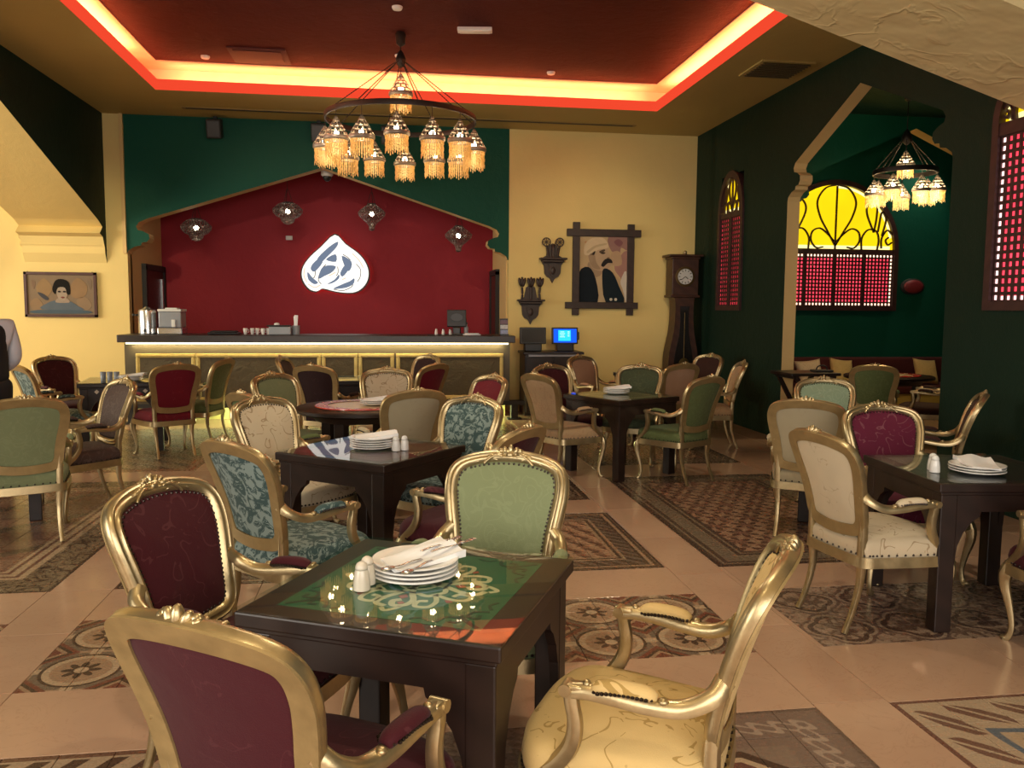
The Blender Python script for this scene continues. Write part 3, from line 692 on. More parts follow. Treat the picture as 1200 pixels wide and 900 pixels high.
for i in range(6):
    x = -1.97+i*.075+(.012 if i % 2 else 0)
    t = thing('coffee_cup', ['first white cup from the urn end of the cup row', 'second white cup in the row on the bar', 'third white cup in the row on the bar', 'fourth white cup in the row on the bar', 'fifth white cup in the row on the bar', 'last white cup of the row beside the grey cutlery box'][i], 'cup', (x, 11.95+.03*(i % 3), BT), 0, 'white cups on the bar')
    bm = NB(); lathe(bm, [(.018, 0), (.02, .004), (.028, .05), (.03, .085), (.027, .085), (.022, .02), (0, .012)], 14, cap=False); obj('bowl', bm, 'white_china', t, True)
    bm = NB(); tube(bm, [(.027, 0, .07), (.045, 0, .06), (.045, 0, .035), (.026, 0, .025)], .004, 6); obj('handle', bm, 'white_china', t, True)
t = thing('cutlery_box', 'grey plastic box with a white lid knob on the bar', 'box', (-1.50, 11.98, BT))
bm = NB(); box(bm, (0, 0, .055), (.30, .2, .11), bev=.012); obj('body', bm, 'grey_plastic', t); bm = NB(); box(bm, (-.02, 0, .12), (.31, .21, .02), bev=.006); obj('lid', bm, 'matt_black', t)
bm = NB(); ball(bm, (-.05, 0, .142), (.04, .03, .022)); obj('knob', bm, 'white_china', t, True)
t = thing('napkin_holder', 'grey cup with upright white napkins on the bar', 'napkin holder', (-1.29, 11.98, BT))
bm = NB(); lathe(bm, [(.05, 0), (.053, .1), (.055, .125), (.048, .125), (.045, .01)], 18, cap=True); obj('cup', bm, 'grey_plastic', t, 40)
bm = NB(); box(bm, (0, 0, .18), (.05, .02, .18), Matrix.Rotation(.06, 3, 'Y'), bev=.006); box(bm, (-.005, .012, .17), (.045, .014, .17), Matrix.Rotation(-.08, 3, 'Y'), bev=.005); obj('napkin', bm, 'napkin', t)
t = thing('till_monitor', 'black till screen seen from behind on the bar', 'monitor', (.97, 12.1, BT), radians(-4))
bm = NB(); box(bm, (0, 0, .235), (.28, .04, .25), Matrix.Rotation(-.12, 3, 'X'), bev=.012); obj('screen_housing', bm, 'black', t)
bm = NB(); prism(bm, [(.085*cos(2*pi*k/24)*(1 if abs(cos(2*pi*k/24)) < .95 else 1), .055*sin(2*pi*k/24)+.25) for k in range(24)], XZ, -.05, -.026); obj('rear_cover', bm, plain('charcoal', (.05, .05, .052), .4), t)
bm = NB(); box(bm, (0, .02, .055), (.12, .10, .11), bev=.015); box(bm, (0, 0, .01), (.24, .2, .02), bev=.008); obj('stand', bm, 'black', t)
for i, (x, y, lb) in enumerate(((.66, 11.86, 'white salt shaker on the small black tray at the bar'), (.76, 11.86, 'silver topped shaker between the tray and the till screen'), (.86, 11.88, 'white shaker just in front of the till screen'))):
    t = thing('shaker', lb, 'shaker', (x, y, BT+.006), 0, 'shakers on the bar')
    bm = NB(); lathe(bm, [(.02, 0), (.024, .01), (.02, .05), (.014, .065)], 14); obj('body', bm, 'white_china', t, 40)
    bm = NB(); lathe(bm, [(.016, .063), (.016, .075), (.008, .086)], 14); obj('cap', bm, 'steel' if i else 'white_china', t, 40)
bm = NB(); box(bm, (.74, 11.86, BT+.003), (.40, .18, .006)); tag(obj('bar_mat', bm, 'matt_black'), 'black mat under the shakers on the bar', 'mat')
t = thing('tissue_pack', 'pile of white papers lying next to the till screen on the bar', 'papers', (1.17, 11.9, BT))
bm = NB(); box(bm, (0, 0, .008), (.22, .16, .016), Matrix.Rotation(.2, 3, 'Z')); obj('sheet', bm, 'napkin', t); bm = NB(); box(bm, (.0, 0, .022), (.2, .15, .012), Matrix.Rotation(-.1, 3, 'Z')); obj('sheet', bm, 'napkin', t)
t = thing('spray_bottle', 'grey spray bottle behind the papers on the bar', 'bottle', (1.11, 12.12, BT))
bm = NB(); lathe(bm, [(.03, 0), (.034, .01), (.034, .1), (.014, .13), (.012, .15)], 14); obj('body', bm, 'grey_plastic', t, 40); bm = NB(); box(bm, (-.01, 0, .165), (.06, .025, .03), bev=.006); obj('nozzle', bm, 'black', t)
t = thing('leaflet_stand', 'small stand of blue and white leaflets at the end of the bar', 'leaflet stand', (1.63, 11.85, BT))
bm = NB(); box(bm, (0, 0, .01), (.12, .1, .02)); box(bm, (0, .03, .12), (.12, .01, .24)); obj('stand', bm, 'black', t)
for k, (cl, z) in enumerate((((.35, .40, .6), .05), ((.65, .66, .7), .12), ((.2, .12, .16), .19))):
    bm = NB(); box(bm, (0, .015-.012*(2-k), z), (.108, .008, .058)); obj('leaflet', bm, plain('leaflet_ink', cl, .5, 0, .5, 60), t)
# ---------------------------------------------------------------- illuminated calligraphy sign
SX, SZ, SY = -.90, 2.28, 14.52; su = .00158
def sg(p): return ((p[0]-478)*su, -(p[1]-500)*su)
out = [(478, 165), (590, 262), (715, 352), (790, 440), (828, 540), (818, 640), (765, 722), (690, 768), (600, 778), (480, 766), (350, 735), (310, 752), (270, 766), (205, 742), (150, 672), (128, 590), (148, 500), (220, 400), (330, 298)]
t = thing('calligraphy_sign', 'backlit white leaf-shaped calligraphy sign on the red wall', 'sign', (SX, SY, SZ))
M['sign_white'] = emit('sign_white_glow', (1, .95, .86), 1.15); M['sign_blue'] = emit('sign_grey_blue', (.24, .30, .42), .62); M['sign_edge'] = plain('sign_edge', (.03, .015, .012), .5)
def gap_(P):
    q = [V((*sg(p), 0)) for p in P]; c = sum(q, V((0, 0, 0)))/len(q)
    return [(p.x, p.y) for p in cr([c+(p-c)*1.32 for p in q], 3, True)]
sm = [(p.x, p.y) for p in cr([V((*sg(p), 0)) for p in out], 3, True)]
bm = NB(); prism(bm, [(a*1.05, b*1.05) for a, b in sm], XZ, 0, .05); obj('backing', bm, 'sign_edge', t)
bm = NB(); prism(bm, sm, XZ, -.02, .0); obj('light_face', bm, 'sign_white', t)
for P in ([(480, 268), (412, 310), (322, 398), (312, 452), (345, 440), (400, 385), (470, 312)], [(310, 430), (252, 478), (236, 520), (268, 540), (330, 466)], [(200, 580), (205, 640), (250, 678), (282, 664), (240, 628)],
          [(475, 380), (398, 425), (478, 442)], [(345, 535), (395, 505), (462, 512), (432, 558), (372, 590), (324, 612)], [(562, 408), (640, 452), (632, 515), (600, 522)], [(578, 500), (602, 540), (560, 592), (540, 565)],
          [(505, 598), (470, 640), (412, 676), (455, 668), (504, 632)], [(658, 638), (652, 682), (590, 716), (488, 726), (560, 688), (622, 662)]):
    bm = NB(); prism(bm, gap_(P), XZ, -.026, -.019); obj('letter_gap', bm, 'sign_blue', t)
bm = NB()
for P in ([(262, 470), (270, 540), (262, 610), (240, 630)], [(505, 500), (508, 560), (490, 600)], [(700, 470), (745, 530), (740, 610), (710, 660)], [(560, 370), (610, 400), (640, 430)], [(460, 745), (560, 755), (640, 720), (665, 690)], [(380, 480), (330, 540), (300, 640), (330, 690)]):
    ribbon(bm, [sg(p) for p in P], .012, XZ, -.025, -.019)
obj('letter_stroke', bm, 'sign_edge', t)
M['sign_tint'] = emit('sign_orange', (1, .62, .42), .9); bm = NB()
for P in ([(160, 520), (150, 600), (180, 670)], [(190, 690), (260, 725), (320, 700)], [(660, 360), (730, 430), (775, 510)], [(410, 600), (450, 580), (480, 560)], [(550, 640), (590, 620)]): ribbon(bm, [sg(p) for p in P], .016, XZ, -.025, -.019)
obj('letter_tint', bm, 'sign_tint', t)
bm = NB(); prism(bm, [(a*1.0, b*1.0) for a, b in sm], XZ, .05, .06); obj('halo_strip', bm, emit('halo_red', (1, .08, .05), 4), t)
bm = NB(); prism(bm, [(a*.4, b*.4) for a, b in sm], XZ, .06, .08); obj('wall_mount', bm, 'sign_edge', t)
# small wall sensor
bm = NB(); box(bm, (-1.66, 14.585, 2.75), (.11, .03, .07), bev=.006); tag(obj('wall_sensor', bm, 'white_plastic'), 'small white sensor box on the red wall above the sign', 'sensor')
# dome camera under the arch peak
t = thing('dome_camera', 'white dome camera under the peak of the bar arch', 'camera', (-.92, 13.15, 4.17))
bm = NB(); lathe(bm, [(.02, -.02), (.02, -.5)], 10); obj('stem', bm, 'white_plastic', t, True); bm = NB(); lathe(bm, [(.03, -.5), (.09, -.52), (.09, -.58), (.07, -.60)], 20); obj('housing', bm, 'white_plastic', t, 40)
bm = NB(); ball(bm, (0, 0, -.61), .065, 16, 8); obj('dome', bm, 'black', t, True)
# pierced lanterns
M['bulb'] = emit('warm_bulb', (1, .80, .50), 22); M['bulb_small'] = emit('warm_bulb_small', (1, .86, .66), 26)
lantern_metal = plain('lantern_metal', (.20, .18, .155), .35, .6)
def lantern(x, z, tall, lb):
    y = 13.4
    t = thing('pierced_lantern', lb, 'lantern', (x, y, z), random.uniform(0, 1), 'pierced metal lanterns over the bar')
    bm = NB(); top = 4.17-z
    R_ = .16 if not tall else .15
    prof = [(.035, .13), (.10, .10), (R_, .03), (R_*.97, -.02), (.12, -.07), (.075, -.10), (.07, -.13), (.045, -.165), (.012, -.18)]
    if tall: prof = [(.035, .15), (.06, .12), (.12, .06), (.15, 0.02), (.14, -.03), (.09, -.09), (.05, -.13), (.035, -.17), (.03, -.22), (.008, -.235)]
    kx, kz = (1.42, 1.12) if not tall else (1.45, 1.1)
    prof = [(a*kx, b*kz) for a, b in prof]; P = []
    for i in range(len(prof)-1):
        for k in range(3): P.append((prof[i][0]+(prof[i+1][0]-prof[i][0])*k/3, prof[i][1]+(prof[i+1][1]-prof[i][1])*k/3))
    P.append(prof[-1])
    lathe(bm, P, 48, skip=lambda i, k: i > 1 and i < 24 and (k+i) % 2 == 0, cap=False); o = obj('shade', bm, lantern_metal, t, True)
    bm = NB(); ball(bm, (0, 0, -.0), .036, 12, 8); obj('bulb', bm, 'bulb_small', t, True)
    bm = NB()
    for k in range(3): tube(bm, [(.09*cos(k*2.1), .09*sin(k*2.1), .10), (.012*cos(k*2.1), .012*sin(k*2.1), .34)], .004, 6, smooth=0)
    tube(bm, [(0, 0, .34), (0, 0, top)], .004, 6, (1, 0, 0), smooth=0); obj('chain', bm, 'iron', t)
    bm = NB(); lathe(bm, [(.05, top), (.05, top-.02), (.02, top-.05)], 14); obj('ceiling_rose', bm, 'iron', t, 40)
lantern(-2.90, 2.78, 0, 'squat pierced metal lantern above the drink machine, first of four over the bar')
lantern(-1.54, 3.06, 0, 'squat pierced metal lantern hanging above the sign, second of four over the bar')
lantern(-.26, 3.05, 1, 'taller pierced metal lantern third of four over the bar')
lantern(1.10, 2.74, 1, 'taller pierced metal lantern above the till screen, fourth over the bar')
# ================================================================ WALL PIECES ON THE CREAM WALL
zu = .0026
def pz(o, p): return ((p[0]-o[0])*zu, -(p[1]-o[1])*zu)
def flat(parent, name, P, o, col, d, smooth=3, rough=.6):
    pts = [pz(o, p) for p in P]
    if smooth: pts = [(p.x, p.y) for p in cr([V((a, b, 0)) for a, b in pts], smooth, True)]
    bm = NB(); prism(bm, pts, XZ, d, d+.004); return obj(name, bm, col if not isinstance(col, tuple) else plain('paint_'+name, col, .8, 0, .12, 8, 0, 40, .1), parent)
o = (590, 330)
t = thing('portrait_picture', 'large portrait of a turbaned moustached man in a dark crossed-corner frame', 'picture', (3.30, BY-.03, 2.215))
d0 = -.018
flat(t, 'canvas', [(440, 135), (742, 135), (742, 530), (440, 530)], o, (.52, .38, .22), d0+.012, 0)
flat(t, 'backdrop_shape', [(620, 138), (742, 138), (742, 215), (700, 200), (690, 240), (640, 220)], o, (.30, .17, .15), d0+.008)
flat(t, 'backdrop_shape', [(660, 310), (742, 215), (742, 420), (700, 380)], o, (.36, .20, .17), d0+.008)
flat(t, 'backdrop_shape', [(640, 235), (690, 225), (705, 300), (650, 305)], o, (.47, .32, .20), d0+.006)
flat(t, 'lace', [(735, 340), (700, 400), (715, 450), (740, 528)], o, (.62, .56, .48), d0+.006)
flat(t, 'backdrop_flower', [(655, 170), (680, 150), (710, 170), (690, 195)], o, (.22, .10, .11), d0+.005)
flat(t, 'backdrop_mark', [(475, 170), (495, 165), (485, 190)], o, (.40, .20, .08), d0+.006, 0)
flat(t, 'face', [(498, 215), (545, 195), (610, 190), (622, 225), (634, 256), (620, 268), (642, 292), (626, 322), (585, 340), (530, 328), (504, 285)], o, (.47, .34, .225), d0+.004)
flat(t, 'cheek_shade', [(502, 235), (535, 240), (548, 290), (575, 330), (530, 325), (506, 285)], o, (.34, .24, .155), d0+.0032)
flat(t, 'eye', [(572, 236), (590, 229), (604, 233), (590, 241)], o, (.06, .04, .03), d0+.002)
flat(t, 'nostril', [(612, 262), (626, 258), (630, 266), (616, 270)], o, (.22, .14, .09), d0+.002)
flat(t, 'neck', [(500, 290), (560, 318), (585, 345), (560, 380), (505, 350)], o, (.34, .245, .16), d0+.005)
flat(t, 'turban', [(472, 240), (482, 175), (540, 142), (596, 150), (622, 200), (560, 216), (508, 248)], o, (.62, .49, .32), d0+.0028)
flat(t, 'turban_fold', [(490, 225), (540, 190), (606, 176), (604, 186), (545, 202), (498, 236)], o, (.48, .37, .23), d0+.0016)
flat(t, 'ear', [(505, 245), (525, 240), (525, 285), (510, 285)], o, (.36, .26, .17), d0+.002)
flat(t, 'sideburn', [(515, 245), (540, 222), (535, 245)], o, (.05, .04, .035), d0+.002)
flat(t, 'eyebrow', [(565, 225), (595, 212), (600, 222), (575, 235)], o, (.10, .07, .05), d0+.002)
flat(t, 'moustache', [(578, 306), (600, 272), (634, 268), (648, 292), (618, 294), (594, 316)], o, (.03, .025, .025), d0+.0015)
flat(t, 'jacket', [(442, 528), (442, 355), (500, 318), (545, 385), (560, 528)], o, (.012, .017, .024), d0+.002)
flat(t, 'jacket', [(585, 370), (600, 325), (650, 350), (690, 430), (725, 528), (610, 528)], o, (.014, .022, .03), d0+.002)
flat(t, 'shirt', [(545, 380), (585, 365), (610, 528), (560, 528)], o, (.47, .36, .22), d0+.003, 0)
for x in (642, 671): flat(t, 'button', [(x+9*cos(k), 510+9*sin(k)) for k in (0, 1.05, 2.1, 3.14, 4.2, 5.24)], o, (.6, .55, .45), d0-.001)
for (x0, y0, x1, y1) in ((403, 55, 445, 605), (738, 62, 780, 605), (366, 95, 820, 138), (360, 527, 808, 566)):
    c = pz(o, ((x0+x1)/2, (y0+y1)/2)); hz = x1-x0 > y1-y0
    bm = NB(); box(bm, (c[0], -.022 if hz else -.016, c[1]), ((x1-x0)*zu, .05 if hz else .045, (y1-y0)*zu), bev=.006); obj('frame_rail', bm, 'carved_wood', t)
o = (363, 727)
t = thing('woman_picture', 'small dark-framed picture of a black-haired woman on the cream pier', 'picture', (-4.625, BY-.03, 1.745))
flat(t, 'canvas', [(190, 617), (538, 617), (538, 840), (190, 840)], o, (0.204, 0.150, 0.102), -.006, 0)
for P, c in (([(240, 680), (280, 640), (320, 690), (290, 740), (245, 720)], (0.252, 0.168, 0.090)), ([(410, 690), (450, 635), (500, 680), (480, 740), (420, 740)], (0.252, 0.162, 0.090)), ([(200, 780), (240, 745), (270, 790), (240, 830)], (0.240, 0.162, 0.096)), ([(440, 760), (490, 740), (520, 790), (470, 820)], (0.240, 0.168, 0.108)), ([(215, 650), (235, 660), (225, 700)], (0.180, 0.120, 0.084)), ([(500, 640), (525, 650), (515, 700)], (0.180, 0.132, 0.096))):
    flat(t, 'backdrop_fan', P, o, c, -.009)
flat(t, 'dress', [(262, 808), (290, 775), (340, 758), (400, 760), (450, 790), (470, 812)], o, (0.096, 0.120, 0.150), -.012)
flat(t, 'shawl', [(240, 812), (480, 812), (500, 830), (220, 830)], o, (0.072, 0.102, 0.132), -.013)
flat(t, 'hair', [(320, 700), (335, 655), (365, 642), (405, 660), (412, 720), (395, 725), (385, 690), (350, 690), (335, 725)], o, (0.012, 0.011, 0.010), -.014)
flat(t, 'face', [(340, 700), (365, 682), (392, 695), (395, 735), (372, 765), (348, 745)], o, (0.312, 0.252, 0.198), -.013)
flat(t, 'neck', [(350, 745), (390, 745), (405, 770), (335, 770)], o, (0.288, 0.228, 0.180), -.0125)
for x in (356, 382): flat(t, 'eye', [(x-9, 712), (x, 706), (x+9, 712), (x, 716)], o, (0.024, 0.018, 0.018), -.0175)
flat(t, 'lips', [(362, 742), (372, 738), (382, 742), (372, 748)], o, (0.180, 0.054, 0.048), -.0175)
flat(t, 'bird', [(245, 715), (275, 725), (300, 750), (285, 758), (255, 735)], o, (0.060, 0.060, 0.072), -.012)
for (x0, y0, x1, y1) in ((177, 605, 192, 850), (534, 605, 549, 850), (177, 605, 549, 620), (177, 836, 549, 850)):
    c = pz(o, ((x0+x1)/2, (y0+y1)/2)); bm = NB(); box(bm, (c[0], -.01, c[1]), ((x1-x0)*zu, .036, (y1-y0)*zu), bev=.003); obj('frame_rail', bm, 'door_wood', t)
bm = NB()
for x in (195, 527):
    c = pz(o, (x, 603)); box(bm, (c[0], 0, c[1]), (0.007, 0.007, 0.012))
obj('hook', bm, 'iron', t)
# carved wall brackets
def bracket(x, z, lb, kind):
    t = thing('carved_wall_shelf', lb, 'wall shelf', (x, BY, z), 0, 'carved wooden wall shelves')
    half = [(0, -.37), (.03, -.31), (.05, -.29), (.09, -.27), (.125, -.22), (.135, -.10), (.175, -.04), (.19, 0), (.10, .05), (.07, .20), (.0, .24)]
    P = half+[(-a, b) for a, b in half[::-1][1:-1]]
    bm = NB(); prism(bm, P, XZ, -.05, -.004); obj('back_board', bm, 'carved_wood', t)
    bm = NB(); box(bm, (0, -.085, 0), (.42, .15, .03), bev=.008); box(bm, (0, -.07, -.035), (.34, .11, .04), bev=.012); obj('shelf', bm, 'carved_wood', t)
    bm = NB(); prism(bm, [(.7*a, .8*b-.04) for a, b in [(0, -.30), (.06, -.22), (.10, -.06), (0, -.02), (-.10, -.06), (-.06, -.22)]], XZ, -.075, -.045); ball(bm, (0, -.08, -.18), (.04, .02, .06)); obj('carving', bm, 'carved_wood', t)
    for k in (-1, 0, 1):
        bm = NB()
        if kind == 'wheels':
            if k == 0: box(bm, (0, -.08, .10), (.05, .05, .16), bev=.01); ball(bm, (0, -.08, .20), .03)
            else:
                c = V((k*.105, -.07, .255)); pr = circ(.009, 6)
                sweep(bm, [c+V((.062*cos(a), 0, .062*sin(a))) for a in [2*pi*i/20 for i in range(20)]], pr, (0, 1, 0), True)
                for i in range(4): tube(bm, [c+V((.06*cos(i*pi/4), 0, .06*sin(i*pi/4))), c-V((.06*cos(i*pi/4), 0, .06*sin(i*pi/4)))], .006, 5, (0, 1, 0), 0)
                tube(bm, [(k*.07, -.07, .02), (k*.085, -.07, .12), (k*.10, -.07, .2)], .018, 8)
            obj('rosette' if k else 'spindle', bm, 'carved_wood', t)
        else:
            x_ = k*.14; tube(bm, [(x_, -.08, .01), (x_*.95, -.08, .10), (x_, -.08, .2)], .017, 8)
            for s in (-1, 0, 1): ball(bm, (x_+s*.03, -.08, .275+(.0 if s else .012)), (.026, .024, .075), 8, 6, Matrix.Rotation(s*.28, 3, 'Y'))
            obj('tulip_post', bm, 'carved_wood', t, True)
bracket(2.50, 2.36, 'carved dark wall shelf with two wheel rosettes, beside the portrait', 'wheels')
bracket(2.16, 1.72, 'carved dark wall shelf with three tulip posts above the till cabinet', 'tulips')
# ---------------------------------------------------------------- longcase clock
t = thing('longcase_clock', 'dark walnut longcase clock with a bulging waist in the corner', 'clock', (4.50, 12.48, 0))
def sec(z, w, d): return (z, w, d)
bm = NB(); box(bm, (0, 0, 2.10), (.42, .30, .58), bev=.01); obj('hood', bm, 'clock_wood', t)
bm = NB(); box(bm, (0, -.0, 2.42), (.54, .38, .035), bev=.01); obj('cornice', bm, 'clock_wood', t); bm = NB(); box(bm, (0, 0, 2.385), (.46, .33, .035), bev=.01); obj('moulding', bm, 'clock_wood', t); bm = NB(); box(bm, (0, 0, 1.80), (.47, .33, .04), bev=.012); obj('moulding', bm, 'clock_wood', t)
half = [(.13, .0), (.17, .02), (.17, .16), (.21, .2), (.22, .5), (.235, .62), (.235, .85), (.215, 1.0), (.165, 1.25), (.145, 1.5), (.15, 1.72), (.17, 1.79)]
half = [(p.x, p.y) for p in cr([V((a, b, 0)) for a, b in half[4:]], 4)]; half = [(.24, 0), (.24, .12), (.22, .14)]+half
bm = NB(); prism(bm, half+[(-a, b) for a, b in half[::-1]], XZ, -.14, .14); obj('case', bm, 'clock_wood', t)
bm = NB(); P = [(p.x, p.y) for p in cr([V((a, b, 0)) for a, b in [(.10, .62), (.15, .75), (.13, .95), (.08, 1.2), (.065, 1.45), (.075, 1.65)]], 4)]
prism(bm, P+[(-a, b) for a, b in P[::-1]], XZ, -.155, -.135); obj('waist_door', bm, plain('dark_glass_door', (.012, .009, .008), .15), t)
bm = NB(); lathe(bm, [(.0, .0), (.07, .0), (.075, .006), (.0, .012)], 24, cap=False); q = obj('pendulum', bm, plain('old_brass', (.14, .09, .03), .35, .8), t, 40, (0, -.165, .78), (radians(90), 0, 0))
bm = NB(); tube(bm, [(0, -.16, .8), (0, -.16, 1.55)], .006, 6, (1, 0, 0), 0); obj('pendulum_rod', bm, bpy.data.materials['old_brass'], t)
bm = NB(); lathe(bm, [(.0, 0), (.155, 0), (.155, .012), (.125, .016), (.0, .016)], 32, cap=False); obj('bezel', bm, plain('brass_bezel', (.10, .06, .02), .4, .7), t, 40, (-.01, -.152, 2.10), (radians(90), 0, 0))
bm = NB(); lathe(bm, [(.0, 0), (.118, 0), (.118, .006), (.0, .006)], 32, cap=False); obj('dial', bm, plain('white_dial', (.55, .55, .55), .4), t, 40, (-.01, -.166, 2.10), (radians(90), 0, 0))
for k in range(12):
    a = k*pi/6; bm = NB(); box(bm, (0, 0, .095), (.010, .003, .028)); obj('numeral', bm, 'black', t, False, (-.01, -.174, 2.10), (0, a, 0))
for a, L in ((2.3, .06), (-2.2, .085)):
    bm = NB(); box(bm, (0, 0, L/2), (.009, .003, L)); obj('hand', bm, 'black', t, False, (-.01, -.177, 2.10), (0, a, 0))
bm = NB(); ball(bm, (0, -.10, 2.47), .03, 10, 8); box(bm, (0, -.1, 2.445), (.05, .04, .02)); obj('finial', bm, 'gold', t, True)
# ---------------------------------------------------------------- till cabinet with two screens
t = thing('till_cabinet', 'tall black service cabinet with drawers against the cream wall', 'cabinet', (2.42, 12.42, 0))
bm = NB(); box(bm, (0, 0, .46), (.86, .50, .92), bev=.006); obj('body', bm, 'dark_wood', t)
bm = NB(); box(bm, (0, -.01, .935), (.92, .56, .04), bev=.008); obj('top', bm, 'dark_wood', t)
bm = NB(); box(bm, (.02, -.275, .90), (.8, .012, .03)); obj('edge_strip', bm, plain('silver_strip', (.3, .28, .3), .3, .5), t)
for z, h in ((.76, .22),):
    for x in (-.21, .21):
        bm = NB(); box(bm, (x, -.256, z), (.40, .02, h), bev=.005); dd = obj('drawer', bm, 'dark_wood', t); bm = NB(); ball(bm, (x, -.275, z), (.02, .012, .012)); obj('knob', bm, 'steel', dd, True)
for x in (-.21, .21):
    bm = NB(); box(bm, (x, -.256, .34), (.40, .02, .58), bev=.005); dd = obj('door', bm, 'dark_wood', t); bm = NB(); ball(bm, (x*.25, -.275, .42), (.012, .012, .02)); obj('knob', bm, 'steel', dd, True)
def monitor(x, lb, on):
    t = thing('till_screen', lb, 'monitor', (x, 12.32, .955), 0, 'till screens on the service cabinet')
    bm = NB(); box(bm, (0, .02, .06), (.26, .16, .12), bev=.015); obj('stand', bm, 'black', t)
    R = Matrix.Rotation(-.1, 3, 'X')
    bm = NB(); box(bm, (0, 0, .235), (.40, .045, .25), R, bev=.01); obj('housing', bm, 'black', t)
    bm = NB(); box(bm, V((0, -.026, .237)), (.35, .004, .205), R); s = obj('screen', bm, emit('blue_screen', (.01, .10, .9), 1.1) if on else 'matt_black', t)
    if on:
        e = emit('cyan_panel', (.03, .62, 1), 1.15); w_ = emit('white_text', (.6, .9, 1), 1.2)
        bm = NB(); box(bm, (-.01, -.030, .24), (.19, .003, .16), R); obj('window_panel', bm, e, s)
        bm = NB()
        for i in range(5): box(bm, (-.045, -.033, .295-i*.025), (.06+.02*(i % 2), .002, .008), R); box(bm, (.05, -.033, .295-i*.03), (.03, .002, .012), R)
        obj('text_lines', bm, w_, s); bm = NB(); box(bm, (.20, -.01, .235), (.03, .06, .12), R, bev=.008); obj('card_reader', bm, 'black', t)
    bm = NB(); box(bm, (.0 if on else .13, -.052 if on else -.03, .08 if on else .127), (.04, .003, .012)); obj('badge', bm, 'white_plastic', t)
monitor(2.13, 'black till screen that is switched off, on the service cabinet', False)
monitor(2.62, 'till screen with a lit blue display on the service cabinet', True)
# red oval plaque in the alcove
t = thing('oval_plaque', 'dark red oval plaque on the green alcove wall under the hanging lamps', 'plaque', (8.05, 11.985, 1.98))
bm = NB(); lathe(bm, [(0, 0), (.2, 0), (.2, .02), (.17, .04), (.0, .045)], 28, cap=False); o_ = obj('rim', bm, 'matt_black', t, 40, (0, 0, 0), (radians(90), 0, 0)); o_.scale = (1, .62, 1)
bm = NB(); lathe(bm, [(0, .04), (.165, .041), (.15, .06), (.08, .075), (0, .08)], 28, cap=False); o_ = obj('face', bm, plain('plaque_red', (.22, .02, .025), .5), t, 40, (0, 0, 0), (radians(90), 0, 0)); o_.scale = (1, .62, 1)
# ================================================================ CHANDELIERS
mf = MT('amber_beads', .35, 0, .5); mf.color(mf.mix(mf.noise(mf.coord(), 60, 2), (.55, .33, .10), (.95, .78, .45)))
mf.b.inputs['Transmission Weight'].default_value = .15
tr = mf.t.nodes.new('ShaderNodeBsdfTranslucent'); tr.inputs[0].default_value = (1, .78, .40, 1); mx = mf.t.nodes.new('ShaderNodeMixShader'); mx.inputs[0].default_value = .6
lk(mf.t, mf.b.outputs[0], mx.inputs[1]); lk(mf.t, tr.outputs[0], mx.inputs[2]); lk(mf.t, mx.outputs[0], mf.out.inputs[0]); M['beads'] = mf.m
M['shade'] = plain('pierced_shade', (.30, .25, .20), .4, .5)
def lamp_meshes(s):
    bm = NB(); P = [(.012, .0), (.03, -.03), (.06, -.08), (.085, -.12), (.11, -.165), (.135, -.205), (.137, -.235), (.125, -.25)]
    Q = []
    for i in range(len(P)-1):
        for k in range(3): Q.append((P[i][0]+(P[i+1][0]-P[i][0])*k/3, P[i][1]+(P[i+1][1]-P[i][1])*k/3))
    Q.append(P[-1]); lathe(bm, [(a*s, b*s) for a, b in Q], 36, skip=lambda i, k: 2 <= i < 16 and i % 3 != 0 and (k+(i//3)*2) % 4 != 0, cap=False)
    shade = obj('lamp_shade', bm, 'shade', None, True)
    bm = NB(); ball(bm, (0, 0, -.17*s), .032*s, 10, 8); bulb = obj('bulb', bm, 'bulb', shade, True)
    bm = NB(); n = 28
    for k in range(n):
        a = 2*pi*k/n; L = (.15+.035*abs(((k*7/n*1) % 1)-.5)*2)*s; r = .118*s
        for j in range(5):
            z0 = -.25*s-L*j/5; z1 = z0-L/5*.86; rr = r-.004*s*(j % 2); w = (.0085 if k % 2 else .0065)*s*(1 if j < 4 else .6)
            c = V((rr*cos(a), rr*sin(a), 0)); tdir = V((-sin(a), cos(a), 0)); nn = V((cos(a), sin(a), 0))*.003*s
            v = [bm.verts.new(c+tdir*(sx*w)+nn*sy+V((0, 0, z))) for z in (z0, z1) for sx in (-1, 1) for sy in (-1, 1)]
            for q in ((0, 1, 3, 2), (4, 6, 7, 5), (0, 4, 5, 1), (2, 3, 7, 6), (0, 2, 6, 4), (1, 5, 7, 3)): bm.faces.new([v[i] for i in q])
    fr = obj('bead_fringe', bm, 'beads', shade, kind='stuff')
    return shade
